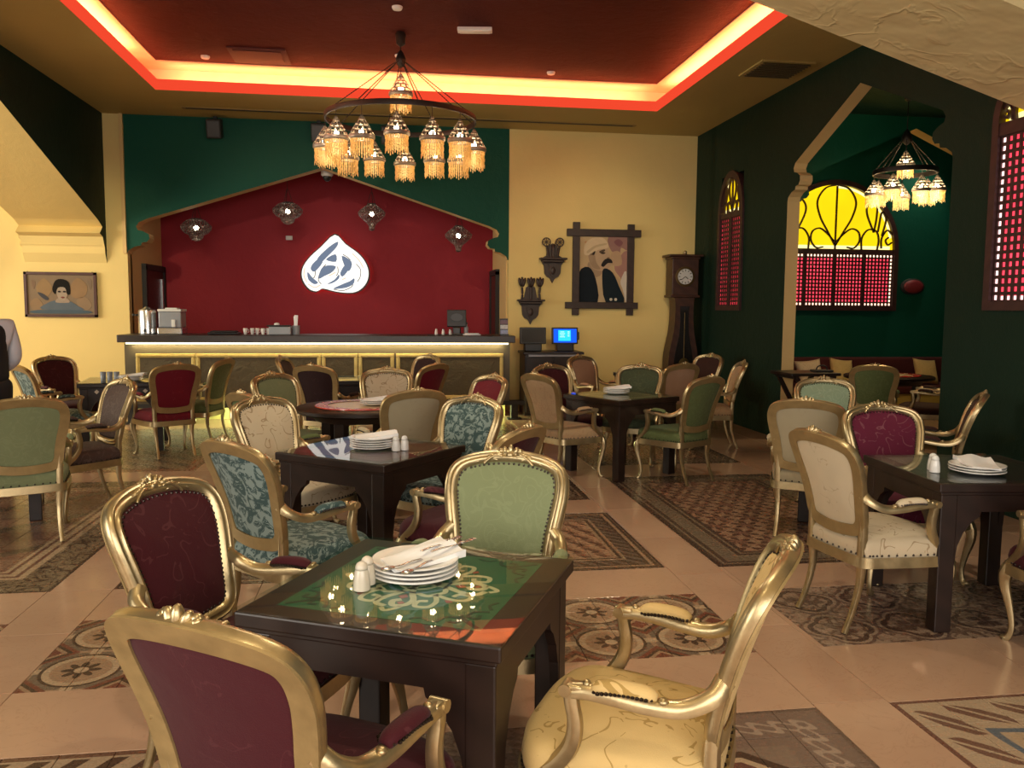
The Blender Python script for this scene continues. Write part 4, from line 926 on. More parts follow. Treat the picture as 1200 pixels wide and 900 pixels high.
def chandelier(name, label, loc, R_, nl, s, ztop, hub, ph, power, drop):
    t = thing(name, label, 'chandelier', loc)
    bm = NB(); sweep(bm, [V((R_*cos(2*pi*k/48), R_*sin(2*pi*k/48), 0)) for k in range(48)], [(-.01, -.028), (.01, -.028), (.014, 0), (.01, .028), (-.01, .028), (-.014, 0)], (0, 0, 1), True); obj('ring', bm, 'iron', t, 40)
    bm = NB(); lathe(bm, [(.02, hub-.09), (.055, hub-.05), (.06, hub), (.035, hub+.06), (.015, hub+.09)], 14); obj('hub', bm, 'iron', t, 40)
    bm = NB(); lathe(bm, [(.01, ztop-.16), (.05, ztop-.13), (.06, ztop-.03), (.045, ztop)], 14); obj('ceiling_rose', bm, 'iron', t, 40)
    bm = NB(); tube(bm, [(0, 0, hub+.05), (0, 0, ztop-.1)], .007, 6, (1, 0, 0), 0); obj('stem', bm, 'iron', t)
    for k in range(8):
        a = 2*pi*(k+.25)/8; bm = NB(); p0 = V((.05*cos(a), .05*sin(a), hub-.03)); p1 = V((R_*cos(a), R_*sin(a), .02)); n = int((p1-p0).length/.03)
        tube(bm, [p0, p1], .0045, 5, smooth=0)
        for i in range(1, n): ball(bm, p0+(p1-p0)*i/n, (.009, .009, .007), 6, 4)
        obj('chain', bm, 'iron', t)
    L0 = lamp_meshes(s); T = treeof(L0)
    spots = [(R_*cos(2*pi*(k+ph)/nl), R_*sin(2*pi*(k+ph)/nl), -drop-(.03 if k % 2 else 0)) for k in range(nl)]+[(0, 0, hub-.16)]
    for i, p in enumerate(spots):
        o = L0 if i == 0 else copy_tree(L0, None, T)
        o.parent = t; o.location = p; o.rotation_euler = (0, 0, random.uniform(0, 6))
        bm = NB(); zt = (0.0 if i < nl else .05); tube(bm, [(0, 0, 0), (0, 0, -p[2] if i < nl else .1)], .004, 5, (1, 0, 0), 0); hk = obj('hook', bm, 'iron', o)
        point('lamp_light', (0, 0, -.31*s), power, (1, .76, .42), .03, o)
    return t
chandelier('chandelier', 'large round chandelier of pierced lamps with amber bead fringes under the red ceiling', (.145, 9.7, 3.71), .84, 14, 1.0, .95, .66, .35, 2.5, .10)
chandelier('chandelier', 'smaller ring chandelier with bead fringed lamps hanging in the green alcove', (6.28, 9.6, 3.30), .36, 7, .78, 1.0, .42, .2, 8.0, .06)
# ================================================================ TABLES
def ornament_green(parent, s):
    bm = NB(); mp = XY
    def c(pts, w=.016, mi=0): ribbon(bm, [(a*s, b*s) for a, b in pts], w*s/.26, mp, .0006, .0018, mi)
    def ring(x, y, r, w, mi=0): ribbon(bm, [((x+r*cos(2*pi*k/16))*s, (y+r*sin(2*pi*k/16))*s) for k in range(16)], w*s, mp, .0006, .0018, mi, True, 2)
    for q in range(4):
        a = q*pi/2; rot = lambda P: [(x*cos(a)-y*sin(a), x*sin(a)+y*cos(a)) for x, y in P]
        c(rot([(.1, 0), (.3, .05), (.48, .14), (.62, .12), (.66, .02), (.56, -.03), (.50, .03)])); c(rot([(.1, 0), (.3, -.05), (.48, -.14), (.64, -.16), (.70, -.05)]))
        c(rot([(.66, .1), (.74, .06), (.80, .0), (.74, -.06)]), .012)
        c(rot([(.28, .28), (.46, .36), (.60, .34), (.62, .22), (.50, .20), (.46, .28)]), .013); c(rot([(.28, .28), (.36, .46), (.34, .60), (.22, .62), (.20, .50), (.28, .46)]), .013)
        c(rot([(.30, .10), (.34, .22), (.28, .28), (.20, .34), (.08, .30)]), .014)
        for P, mi in (([(.36, .02), (.42, .06), (.48, .02), (.42, -.04)], 1), ([(.40, .42), (.45, .46), (.42, .51), (.37, .47)], 1), ([(.54, .06), (.58, .1), (.62, .06), (.58, .02)], 1)):
            prism(bm, [(x*s, y*s) for x, y in rot(P)], mp, .0005, .0016, mi)
    for r, mi in ((.20, 0), (.30, 2), (.10, 0)): ring(0, 0, r, .035, mi)
    return obj('ornament', bm, [M['orn_cream'], M['orn_red'], M['orn_blue']], parent)
M['orn_cream'] = plain('inlay_cream', (.62, .56, .34), .35); M['orn_red'] = plain('inlay_red', (.40, .06, .03), .35); M['orn_blue'] = plain('inlay_blue', (.16, .26, .30), .35); M['orn_dim'] = plain('inlay_dull_cream', (.36, .33, .22), .35); M['orn_dark'] = plain('inlay_dark_green', (.004, .035, .02), .35)
M['inlay_green'] = plain('inlay_green', (.010, .125, .055), .35, 0, .1); M['inlay_maroon'] = plain('inlay_maroon', (.10, .010, .013), .35); M['inlay_black'] = plain('inlay_black', (.008, .010, .009), .3); M['inlay_olive'] = plain('inlay_olive', (.20, .17, .07), .35)
gm = bpy.data.materials.new('clear_glass_sheet'); gm.use_nodes = True; gt = gm.node_tree; gt.nodes.clear()
a1 = gt.nodes.new('ShaderNodeBsdfTransparent'); a1.inputs[0].default_value = (.93, .97, .95, 1); a2 = gt.nodes.new('ShaderNodeBsdfGlossy'); a2.inputs['Roughness'].default_value = .015
a3 = gt.nodes.new('ShaderNodeFresnel'); a3.inputs[0].default_value = 1.5; a4 = gt.nodes.new('ShaderNodeMixShader'); a5 = gt.nodes.new('ShaderNodeOutputMaterial')
a6 = gt.nodes.new('ShaderNodeNewGeometry'); a7 = X(gt, a3.outputs[0])*(X(gt, a6.outputs['Backfacing'])*-1+1); lk(gt, a7.k, a4.inputs[0]); lk(gt, a1.outputs[0], a4.inputs[1]); lk(gt, a2.outputs[0], a4.inputs[2]); lk(gt, a4.outputs[0], a5.inputs[0]); M['glass'] = gm
TH = .765
def square_table(label, x, y, rot, size=.80, inlay='inlay_green', orn=None, group='square tables with arched aprons', glass=True, detail=None):
    t = thing('dining_table', label, 'table', (x, y, 0), radians(rot), group); h = size/2
    zt = TH-.006 if glass else TH
    bm = NB(); box(bm, (0, 0, zt-.022), (size, size, .044), bev=.006); obj('table_top', bm, 'dark_wood', t)
    bm = NB(); box(bm, (0, 0, zt-.052), (size-.03, size-.03, .018), bev=.005); obj('moulding', bm, 'dark_wood', t)
    hi = h-.085
    bm = NB(); box(bm, (0, 0, zt+.0002), (2*hi, 2*hi, .0012)); inl = obj('inlay_panel', bm, inlay, t)
    if orn == 'green':
        o = ornament_green(inl, hi*1.02); o.location = (0, 0, zt)
        bm = NB()
        for sx in (-1, 1):
            for sy in (-1, 1):
                f = lambda P: [(sx*a*hi, sy*b*hi) for a, b in P]
                ribbon(bm, f([(.93, .55), (.80, .60), (.78, .72), (.88, .74), (.88, .66)]), .012, XY, zt, zt+.0015); ribbon(bm, f([(.55, .93), (.60, .80), (.72, .78), (.74, .88), (.66, .88)]), .012, XY, zt, zt+.0015)
                ribbon(bm, f([(.95, .95), (.80, .82), (.70, .70)]), .014, XY, zt, zt+.0015); ribbon(bm, f([(.93, .3), (.88, .4), (.93, .5)]), .01, XY, zt, zt+.0015); ribbon(bm, f([(.3, .93), (.4, .88), (.5, .93)]), .01, XY, zt, zt+.0015)
        obj('corner_ornament', bm, 'orn_dark', inl)
    elif orn == 'chevron':
        bm = NB(); q = hi*.55
        for w, o_, mi in ((.020, 0, 0), (.012, .03, 1), (.010, .05, 0)):
            r = q-o_; P = [(r, 0), (0, r), (-r, 0), (0, -r)]
            for i in range(4):
                a, b = P[i], P[(i+1) % 4]; ribbon(bm, [a, b], w, XY, zt, zt+.0015, mi, n=1)
        for i in range(-4, 5): ribbon(bm, [(i*.03, -.10+abs(i)*.02), (i*.03+.012, 0), (i*.03, .10-abs(i)*.02)], .010, XY, zt, zt+.0015, 0 if i % 2 else 1, n=1)
        obj('ornament', bm, [M['orn_dim'], M['orn_dark']], inl)
    elif orn == 'border':
        bm = NB(); r = hi*.8; P = [(r, r), (-r, r), (-r, -r), (r, -r)]
        for i in range(4): ribbon(bm, [P[i], P[(i+1) % 4]], .02, XY, zt, zt+.0015, 0, n=1)
        obj('ornament', bm, [M['orn_cream']], inl)
    if glass:
        bm = NB(); box(bm, (0, 0, zt+.0045), (size+.006, size+.006, .005)); obj('glass_sheet', bm, 'glass', t)
    e = size/2-.02; zb = zt-.058; lw = .085; il = e-lw; k = il/.30
    arch = [(il, .0), (il, .36), (il*.97, .44), (il*.88, .51), (il*.74, .565), (il*.62, .59), (il*.60, .615), (-il*.60, .615), (-il*.62, .59), (-il*.74, .565), (-il*.88, .51), (-il*.97, .44), (-il, .36)]
    pts = [(e-.004, .32), *[p for p in arch[1:]], (-e+.004, .32), (-e+.004, zb), (e-.004, zb)]
    pts = [(il+.02, .34), *arch[1:], (-il-.02, .34), (-il-.02, zb), (il+.02, zb)]
    bm = NB(); prism(bm, pts, XZ, -e+.002, -e+.032)
    a0 = obj('apron', bm, 'dark_wood', t)
    for q in range(1, 4):
        a = a0.copy(); COL.objects.link(a); a.parent = t; a.rotation_euler = (0, 0, q*pi/2)
    for sx in (-1, 1):
        for sy in (-1, 1):
            bm = NB(); box(bm, (sx*(e-lw/2), sy*(e-lw/2), zb/2), (lw, lw, zb), bev=.006); obj('leg', bm, 'dark_wood', t)
    if detail:
        bm = NB()
        for q in range(4):
            R = Matrix.Rotation(q*pi/2, 3, 'Z')
            for i in range(-3, 4, 2): 
                c = R @ V((i*.08, -e-.0, .67)); box(bm, c, (.035, .012, .035), R @ Matrix.Rotation(pi/4, 3, 'Y'))
        obj('pearl_inlay', bm, 'china_warm', t)
    return t
def round_table(label, x, y, r, orn, name='round_table'):
    t = thing(name, label, 'table', (x, y, 0), .3, 'round tables')
    bm = NB(); lathe(bm, [(r-.03, TH-.05), (r, TH-.035), (r, TH-.01), (r-.012, TH)], 56); obj('table_top', bm, 'dark_wood', t, 40)
    bm = NB(); lathe(bm, [(r-.16, TH-.11), (r-.12, TH-.05)], 40); obj('apron', bm, 'dark_wood', t, 40)
    for k in range(4):
        a = k*pi/2+pi/4; q = r-.22; bm = NB(); box(bm, (q*cos(a), q*sin(a), .33), (.09, .09, .66), Matrix.Rotation(a, 3, 'Z'), bev=.006); obj('leg', bm, 'dark_wood', t)
    bm = NB(); box(bm, (0, 0, .15), (2*r-.44, .05, .06), Matrix.Rotation(pi/4, 3, 'Z')); box(bm, (0, 0, .15), (2*r-.44, .05, .058), Matrix.Rotation(-pi/4, 3, 'Z')); obj('stretcher', bm, 'dark_wood', t)
    if orn:
        bm = NB(); lathe(bm, [(0, TH), (.36, TH), (.36, TH+.008), (0, TH+.008)], 40, cap=False); d = obj('inlay_disc', bm, plain('disc_cream', (.6, .46, .28), .3), t, 40)
        bm = NB(); lathe(bm, [(.27, TH+.006), (.385, TH+.006), (.38, TH+.013), (.28, TH+.013)], 40, cap=False); obj('red_rim', bm, plain('disc_red', (.50, .03, .025), .22), d, 40)
        bm = NB()
        for k in range(12):
            a = k*pi/6; ribbon(bm, [(.3*cos(a), .3*sin(a)), (.33*cos(a+.1), .33*sin(a+.1)), (.36*cos(a), .36*sin(a))], .014, XY, TH+.012, TH+.0145)
        obj('rim_marks', bm, 'orn_cream', d, kind='stuff')
    return t
square_table('square table with green inlaid glass top and a stack of white plates', .09, 2.50, -26, .78, 'inlay_green', 'green')
square_table('square table with dark maroon glass top and striped chevron inlay', -.10, 4.98, -38, .80, 'inlay_maroon', 'chevron')
square_table('square table with plain black glass top near the arched entrance', 3.11, 4.02, -6, .82, 'inlay_black', None)
square_table('square table with olive top between the tan and green chairs on the star tiles', 2.24, 7.86, 28, .80, 'inlay_olive', 'border')
square_table('square table with pearl diamond inlays on its apron in front of the bar', -2.95, 9.9, 10, .86, 'dark_wood', None, detail=True)
square_table('dark square table hidden between the green and mauve chairs', -3.05, 6.75, 20, .80, 'inlay_black', None)
square_table('small square table with plates right in front of the bar panels', -.30, 10.0, 8, .78, 'dark_wood', None)
square_table('square table beside the longcase clock with plates on it', 3.35, 10.35, 0, .80, 'inlay_olive', None)
square_table('square table in shade between the cream and pale green chairs by the alcove', 3.55, 5.95, -30, .76, 'inlay_black', None)
round_table('round dark table with a red rimmed disc inlay in mid room', -.24, 7.12, .54, True)
round_table('round table with a shiny red rimmed top in the alcove', 6.45, 10.0, .55, True)
# folding tray stand by the alcove arch
t = thing('tray_stand', 'dark folding tray stand on crossed legs beside the alcove jamb', 'tray stand', (4.78, 9.05, 0), radians(3))
bm = NB(); box(bm, (0, 0, .872), (.62, .50, .036), bev=.008); obj('tray', bm, 'dark_wood', t)
for y in (-.2, .2):
    for k in (-1, 1):
        bm = NB(); box(bm, (0, y+.022*k, .43), (.045, .035, .98), Matrix.Rotation(.52*k, 3, 'Y')); obj('crossed_leg', bm, 'dark_wood', t)
for x in (-.24, .24):
    bm = NB(); box(bm, (x, 0, .838), (.04, .46, .03)); obj('rail', bm, 'dark_wood', t)
t = thing('hand_bag', 'small black bag with a looped handle lying on the tray stand', 'bag', (4.96, 9.0, .891))
bm = NB(); box(bm, (0, 0, .012), (.22, .16, .024), bev=.01); obj('body', bm, 'matt_black', t); bm = NB(); tube(bm, [(-.07, 0, .02), (-.05, 0, .06), (0, 0, .075), (.05, 0, .06), (.07, 0, .02)], .008); obj('handle', bm, 'matt_black', t, True)
# bench with cushions along the alcove wall
t = thing('bench', 'dark red upholstered bench along the alcove wall under the wide window', 'bench', (7.3, 11.62, 0))
M['bench_red'] = fabric('bench_velvet', (.075, .012, .010), (.10, .02, .015), 'plain')
bm = NB(); box(bm, (0, 0, .20), (4.3, .66, .36), bev=.01); obj('base', bm, plain('bench_panel', (.50, .36, .08), .5), t)
bm = NB(); box(bm, (0, -.02, .44), (4.34, .7, .13), bev=.04); obj('seat', bm, 'bench_red', t, 60); bm = NB(); box(bm, (0, .27, .69), (4.34, .14, .40), bev=.04); obj('backrest', bm, 'bench_red', t, 60)
M['cush_y'] = fabric('yellow_cushion', (.62, .43, .17), (.5, .33, .1), 'faint'); M['cush_c'] = fabric('cream_cushion', (.66, .52, .34), (.5, .33, .2), 'faint')
def cushion(x, y, z, s, mat, lb, rot):
    bm = NB(); g = bmesh.ops.create_grid(bm, x_segments=12, y_segments=12, size=1)
    def w(u, v): return max(0, (1-u**4)*(1-v**4))**.5
    top = {}; n = 12
    bm.clear(); rows = []
    for sgn in (1, -1):
        gr = [[bm.verts.new(((2*i/n-1)*s*(1-.10*(1-(2*j/n-1)**2)), sgn*.07*w(2*i/n-1, 2*j/n-1), (2*j/n-1)*s*(1-.10*(1-(2*i/n-1)**2)))) for j in range(n+1)] for i in range(n+1)]
        for i in range(n):
            for j in range(n): bm.faces.new((gr[i][j], gr[i+1][j], gr[i+1][j+1], gr[i][j+1]))
    bmesh.ops.remove_doubles(bm, verts=bm.verts[:], dist=.001)
    return tag(obj('cushion', bm, mat, None, True, (x, y, z), rot), lb, 'cushion')
cushion(6.62, 11.44, .70, .20, 'cush_y', 'yellow square cushion leaning on the bench beyond the tray stand', (-.35, .12, .1))
cushion(6.05, 11.32, .70, .20, 'cush_c', 'cream cushion on the bench close to the alcove jamb', (-.45, -.1, -.1))
cushion(7.95, 11.40, .70, .20, 'cush_y', 'yellow cushion on the bench behind the red rimmed table', (-.4, .1, .1))
# ================================================================ CHAIRS
FAB = {
 'burgundy': ((.050, .003, .008), (.075, .014, .019), 'vine'), 'green': ((.205, .24, .125), (.24, .28, .15), 'faint'), 'gold_cream': ((.66, .47, .20), (.40, .26, .08), 'vine'),
 'teal': ((.045, .085, .085), (.24, .31, .29), 'damask'), 'cream': ((.62, .52, .36), (.38, .28, .17), 'vine'), 'cream_plain': ((.40, .34, .22), (.34, .28, .18), 'plain'), 'moss': ((.115, .15, .055), (.16, .20, .08), 'faint'), 
 'tan': ((.46, .31, .17), (.36, .22, .12), 'faint'), 'mauve': ((.075, .045, .038), (.14, .10, .085), 'faint'), 'red': ((.16, .006, .018), (.22, .03, .04), 'plain'), 'dark_red': ((.020, .004, .005), (.05, .02, .02), 'plain'),
 'pale_green': ((.25, .33, .22), (.36, .42, .30), 'faint'), 'dark_green': ((.055, .07, .035), (.10, .12, .06), 'faint'), 'pink_tan': ((.47, .28, .17), (.38, .20, .12), 'plain'), 'brown': ((.045, .015, .010), (.07, .03, .02), 'plain'), 'plum': ((.11, .008, .030), (.17, .05, .07), 'vine')}
FM = {k: fabric('fabric_'+k, *v) for k, v in FAB.items()}
BH = [(0, -.012), (.10, -.006), (.162, .006), (.191, .042), (.199, .105), (.209, .18), (.223, .25), (.234, .32), (.229, .380), (.196, .418), (.110, .441), (0, .449)]
Z0 = .512
def by(v):  # lean of the back
    s = v/.44
    return -.235-.060*s-.085*s*s
def bz(v): return Z0+v*1.03
def bp(u, v, w=0):
    dv = .01; n = V((0, bz(v+dv)-bz(v), -(by(v+dv)-by(v)))).normalized()
    return V((u, by(v)+.50*u*u, bz(v)))+n*w
def bn(v):
    dv = .01; return V((0, bz(v+dv)-bz(v), -(by(v+dv)-by(v)))).normalized()
half = [V((a, b, 0)) for a, b in BH]; loop = half[1:-1]; full = [half[0]]+loop+[half[-1]]+[V((-p.x, p.y, 0)) for p in loop[::-1]]
OUT = cr(full, 5, True)
def shrink(s, du=0):
    c = V((0, .22, 0)); r = []
    n = len(OUT)
    for i, p in enumerate(OUT):
        T = OUT[(i+1) % n]-OUT[i-1]; T.normalize(); N = V((-T.y, T.x, 0))
        q = p+N*du; r.append(c+(q-c)*s)
    return r
def make_chair():
    t = thing('armchair', 'prototype', 'chair', (0, 0, 0))
    # back frame
    bm = NB(); path = [bp(p.x, p.y) for p in OUT]; vv = [p.y for p in OUT]
    prof = [(-.025, -.012), (-.026, .004), (-.021, .014), (-.013, .018), (-.007, .012), (-.001, .012), (.006, .020), (.013, .019), (.018, .011), (.025, .006), (.026, -.006), (.022, -.013), (0, -.016)]
    sweep(bm, path, prof, lambda i: bn(vv[i]), True, 1.12); obj('back_frame', bm, 'gold', t, 50)
    bm = NB(); path = [bp(p.x, p.y, -.014) for p in shrink(1, .001)]; sweep(bm, path, [(-.030, 0), (.030, 0), (.030, -.007), (-.030, -.007)], lambda i: bn(vv[i]), True); obj('back_frame_rear', bm, 'gold_back', t, 40)
    # front and rear upholstery
    for nm, sgn, dome in (('back_panel', 1, .030), ('rear_panel', -1, .012)):
        bm = NB(); rings = []
        for k, s in enumerate((1, .985, .94, .85, .70, .5, .28)):
            rings.append([bm.verts.new(bp(p.x, p.y, sgn*(.004 if k == 0 else .008+dome*(1-s**2.2)))) for p in shrink(s, .018)])
        c = bm.verts.new(bp(0, .22, sgn*(.008+dome)))
        n = len(OUT)
        for A, B in zip(rings, rings[1:]):
            for i in range(n): bm.faces.new((A[i], A[(i+1) % n], B[(i+1) % n], B[i]))
        for i in range(n): bm.faces.new((rings[-1][i], rings[-1][(i+1) % n], c))
        obj(nm, bm, FM['cream'], t, True)
    # nails along the front of the back and the seat
    bm = NB()
    def nail(p, r=.0066):
        g = bmesh.ops.create_icosphere(bm, subdivisions=1, radius=r)
        for v in g['verts']: v.co += p
    P = [bp(p.x, p.y, .010) for p in shrink(1, .030)]; acc = 0
    for a, b in zip(P, P[1:]+P[:1]):
        acc += (b-a).length
        if acc > .0135: nail(b); acc = 0
    # seat outline
    SO = cr([V((a, b, 0)) for a, b in [(0, .295), (.12, .29), (.22, .265), (.275, .225), (.285, .16), (.268, .02), (.238, -.14), (.222, -.215), (.17, -.235), (0, -.24), (-.17, -.235), (-.222, -.215), (-.238, -.14), (-.268, .02), (-.285, .16), (-.275, .225), (-.22, .265), (-.12, .29)]], 4, True)
    acc = 0
    for a, b in zip(SO, SO[1:]+SO[:1]):
        acc += (b-a).length
        if acc > .0145: nail(V((b.x*1.003, b.y*1.003+.0, .398))); acc = 0
    nails = obj('nail_trim', bm, 'nail', t, kind='stuff')
    bm = NB(); sweep(bm, [p+V((0, 0, .362)) for p in SO], [(-.016, -.024), (.0, -.030), (.010, -.024), (.013, -.012), (.006, 0), (.012, .012), (.006, .024), (-.012, .028)], (0, 0, 1), True)
    g = bm.verts[:]; obj('seat_frame', bm, 'gold', t, 50)
    bm = NB(); rings = []; n = len(SO)
    for s, z in ((.60, .36), (.985, .378), (1.0, .395), (1.012, .425), (.995, .452), (.955, .470), (.87, .483), (.7, .492), (.45, .498), (.2, .5)):
        rings.append([bm.verts.new((p.x*s, p.y*s+(.0 if s > .5 else .0), z)) for p in SO])
    for A, B in zip(rings, rings[1:]):
        for i in range(n): bm.faces.new((A[i], A[(i+1) % n], B[(i+1) % n], B[i]))
    bm.faces.new(rings[0][::-1]); bm.faces.new(rings[-1]); obj('seat_cushion', bm, FM['cream'], t, True)
    # legs
    lp = [(-.010, -.012), (0, -.015), (.012, -.010), (.015, 0), (.012, .010), (0, .015), (-.012, .010), (-.015, 0)]
    for s in (-1, 1):
        bm = NB(); p = cr([V((s*.262, .222, .385)), V((s*.276, .238, .33)), V((s*.276, .240, .27)), V((s*.262, .222, .18)), V((s*.252, .208, .09)), V((s*.256, .214, .03)), V((s*.268, .230, .002))], 5)
        sc = [2.0, 2.15, 1.75, 1.25, .95, 1.0, 1.35]
        def fs(x, sc=sc):
            i = min(int(x*(len(sc)-1)), len(sc)-2); f = x*(len(sc)-1)-i; return sc[i]*(1-f)+sc[i+1]*f
        sweep(bm, p, lp, (s*.7, .7, 0), False, fs)
        ball(bm, (s*.268, .232, .012), (.02, .022, .012), 10, 6); ball(bm, (s*.285, .250, .335), (.014, .014, .03), 8, 6); obj('leg', bm, 'gold', t, 50)
        bm = NB(); p = cr([V((s*.199, by(.10)+.50*.199**2, bz(.10))), V((s*.196, by(.04)+.018, bz(.02))), V((s*.194, -.222, .44)), V((s*.192, -.220, .36)), V((s*.186, -.222, .24)), V((s*.184, -.255, .11)), V((s*.188, -.300, .001))], 5)
        sc2 = [1.25, 1.5, 1.6, 1.65, 1.25, 1.0, .95]
        sweep(bm, p, lp, (0, -1, .1), False, lambda x: fs(x, sc2)); obj('leg', bm, 'gold', t, 50)
        # arms
        bm = NB(); ap = [V((s*.214, by(.20)+.030, bz(.19))), V((s*.245, -.225, .672)), V((s*.262, -.16, .640)), V((s*.276, -.08, .640)), V((s*.284, .0, .650)), V((s*.286, .07, .655)), V((s*.285, .115, .650))]
        arp = [(-.017, -.014), (-.019, 0), (-.012, .012), (-.004, .016), (.004, .016), (.012, .012), (.019, 0), (.017, -.014)]
        sweep(bm, cr(ap, 5), arp, (0, 0, 1), False, lambda x: 1.35-.20*x)
        sp = [V((s*.285, .118, .652)), V((s*.287, .112, .615)), V((s*.285, .104, .565)), V((s*.282, .112, .51)), V((s*.275, .145, .455)), V((s*.268, .195, .405)), V((s*.266, .215, .375))]
        sweep(bm, cr(sp, 5), lp, (0, 1, .2), False, lambda x: 1.4+.4*x*x)
        tube(bm, [(s*.285-.024, .126, .653), (s*.285+.024, .126, .653)], .017, 10, (0, 0, 1), 0); box(bm, (s*.285, .108, .660), (.040, .05, .018), bev=.005); ball(bm, (s*.285, .075, .672), (.013, .011, .010), 8, 6); ball(bm, (s*.281, -.115, .656), (.014, .014, .010), 8, 6)
        arm = obj('arm', bm, 'gold', t, 50)
        bm = NB(); sweep(bm, cr([V((s*.274, -.095, .656)), V((s*.279, -.07, .668)), V((s*.284, -.02, .672)), V((s*.286, .03, .672)), V((s*.286, .058, .662))], 5), [(.026*cos(2*pi*k/12), max(-.010, .020*sin(2*pi*k/12))) for k in range(12)], (0, 0, 1), False, lambda x: .62+.42*sin(pi*min(1, max(0, x)))**.6)
        obj('arm_pad', bm, FM['cream'], arm, True)
        bm = NB()
        for sd in (-1, 1):
            for k in range(14):
                f = k/13; nail(V((s*(.276+.010*f)+sd*(.0275 if 0 < k < 13 else .018), -.088+.140*f, .661+.006*sin(pi*f))), .006)
        obj('arm_nails', bm, 'nail', arm, kind='stuff')
    # carved crest
    bm = NB(); vt = .449
    for k in range(-2, 3): ball(bm, bp(k*.020, vt+.020-.004*abs(k), .004), (.013, .016, .030-.004*abs(k)), 8, 6, Matrix.Rotation(k*.42, 3, 'Y'))
    ball(bm, bp(0, vt+.002, .016), (.018, .012, .014), 8, 6)
    for s in (-1, 1):
        for (u, v, r, a, rr) in ((.055, .004, (.030, .015, .013), .25, 0), (.085, -.006, (.024, .012, .011), .5, 0), (.112, -.016, (.022, .010, .009), .45, 0), (.060, -.014, (.016, .010, .008), -.3, 0), (.040, .018, (.014, .012, .012), -.4, 0), (.138, -.026, (.016, .009, .008), .5, 0)):
            ball(bm, bp(s*u, vt+v, .012), r, 8, 6, Matrix.Rotation(s*a, 3, 'Y'))
        tube(bm, [bp(s*.03, vt-.006, .02), bp(s*.06, vt-.004, .024), bp(s*.09, vt-.02, .022), bp(s*.105, vt-.034, .018)], .006, 6, (0, 1, 0))
    obj('crest', bm, 'gold', t, True)
    return t
PROTO = make_chair(); CT = treeof(PROTO); UP = {'back_panel', 'rear_panel', 'seat_cushion', 'arm_pad'}
PL = {}
def set_fab(o, f):
    for c in o.children:
        if c.name.split('.')[0] in UP:
            c.material_slots[0].link = 'OBJECT'; c.material_slots[0].material = PL.get(f.name, f) if c.name.startswith('rear') else f
        set_fab(c, f)
for k_ in ('burgundy', 'cream', 'gold_cream', 'plum'): PL['fabric_'+k_] = fabric('fabric_rear_'+k_, FAB[k_][0], FAB[k_][1], 'plain')
used = [0]
def chair(x, y, head, fab, label, s=1.0):
    """x, y seat centre; head: the way it faces in degrees, 90 = towards the bar"""
    if used[0] == 0: o = PROTO
    else: o = copy_tree(PROTO, None, CT)
    used[0] += 1
    o.location = (x, y, 0); o.rotation_euler = (0, 0, radians(head-90)); o.scale = (s, s, s); o['label'] = label; o['category'] = 'chair'; o['group'] = 'gilt armchairs'
    bpy.context.view_layer.update()
    set_fab(o, FM[fab]); return o
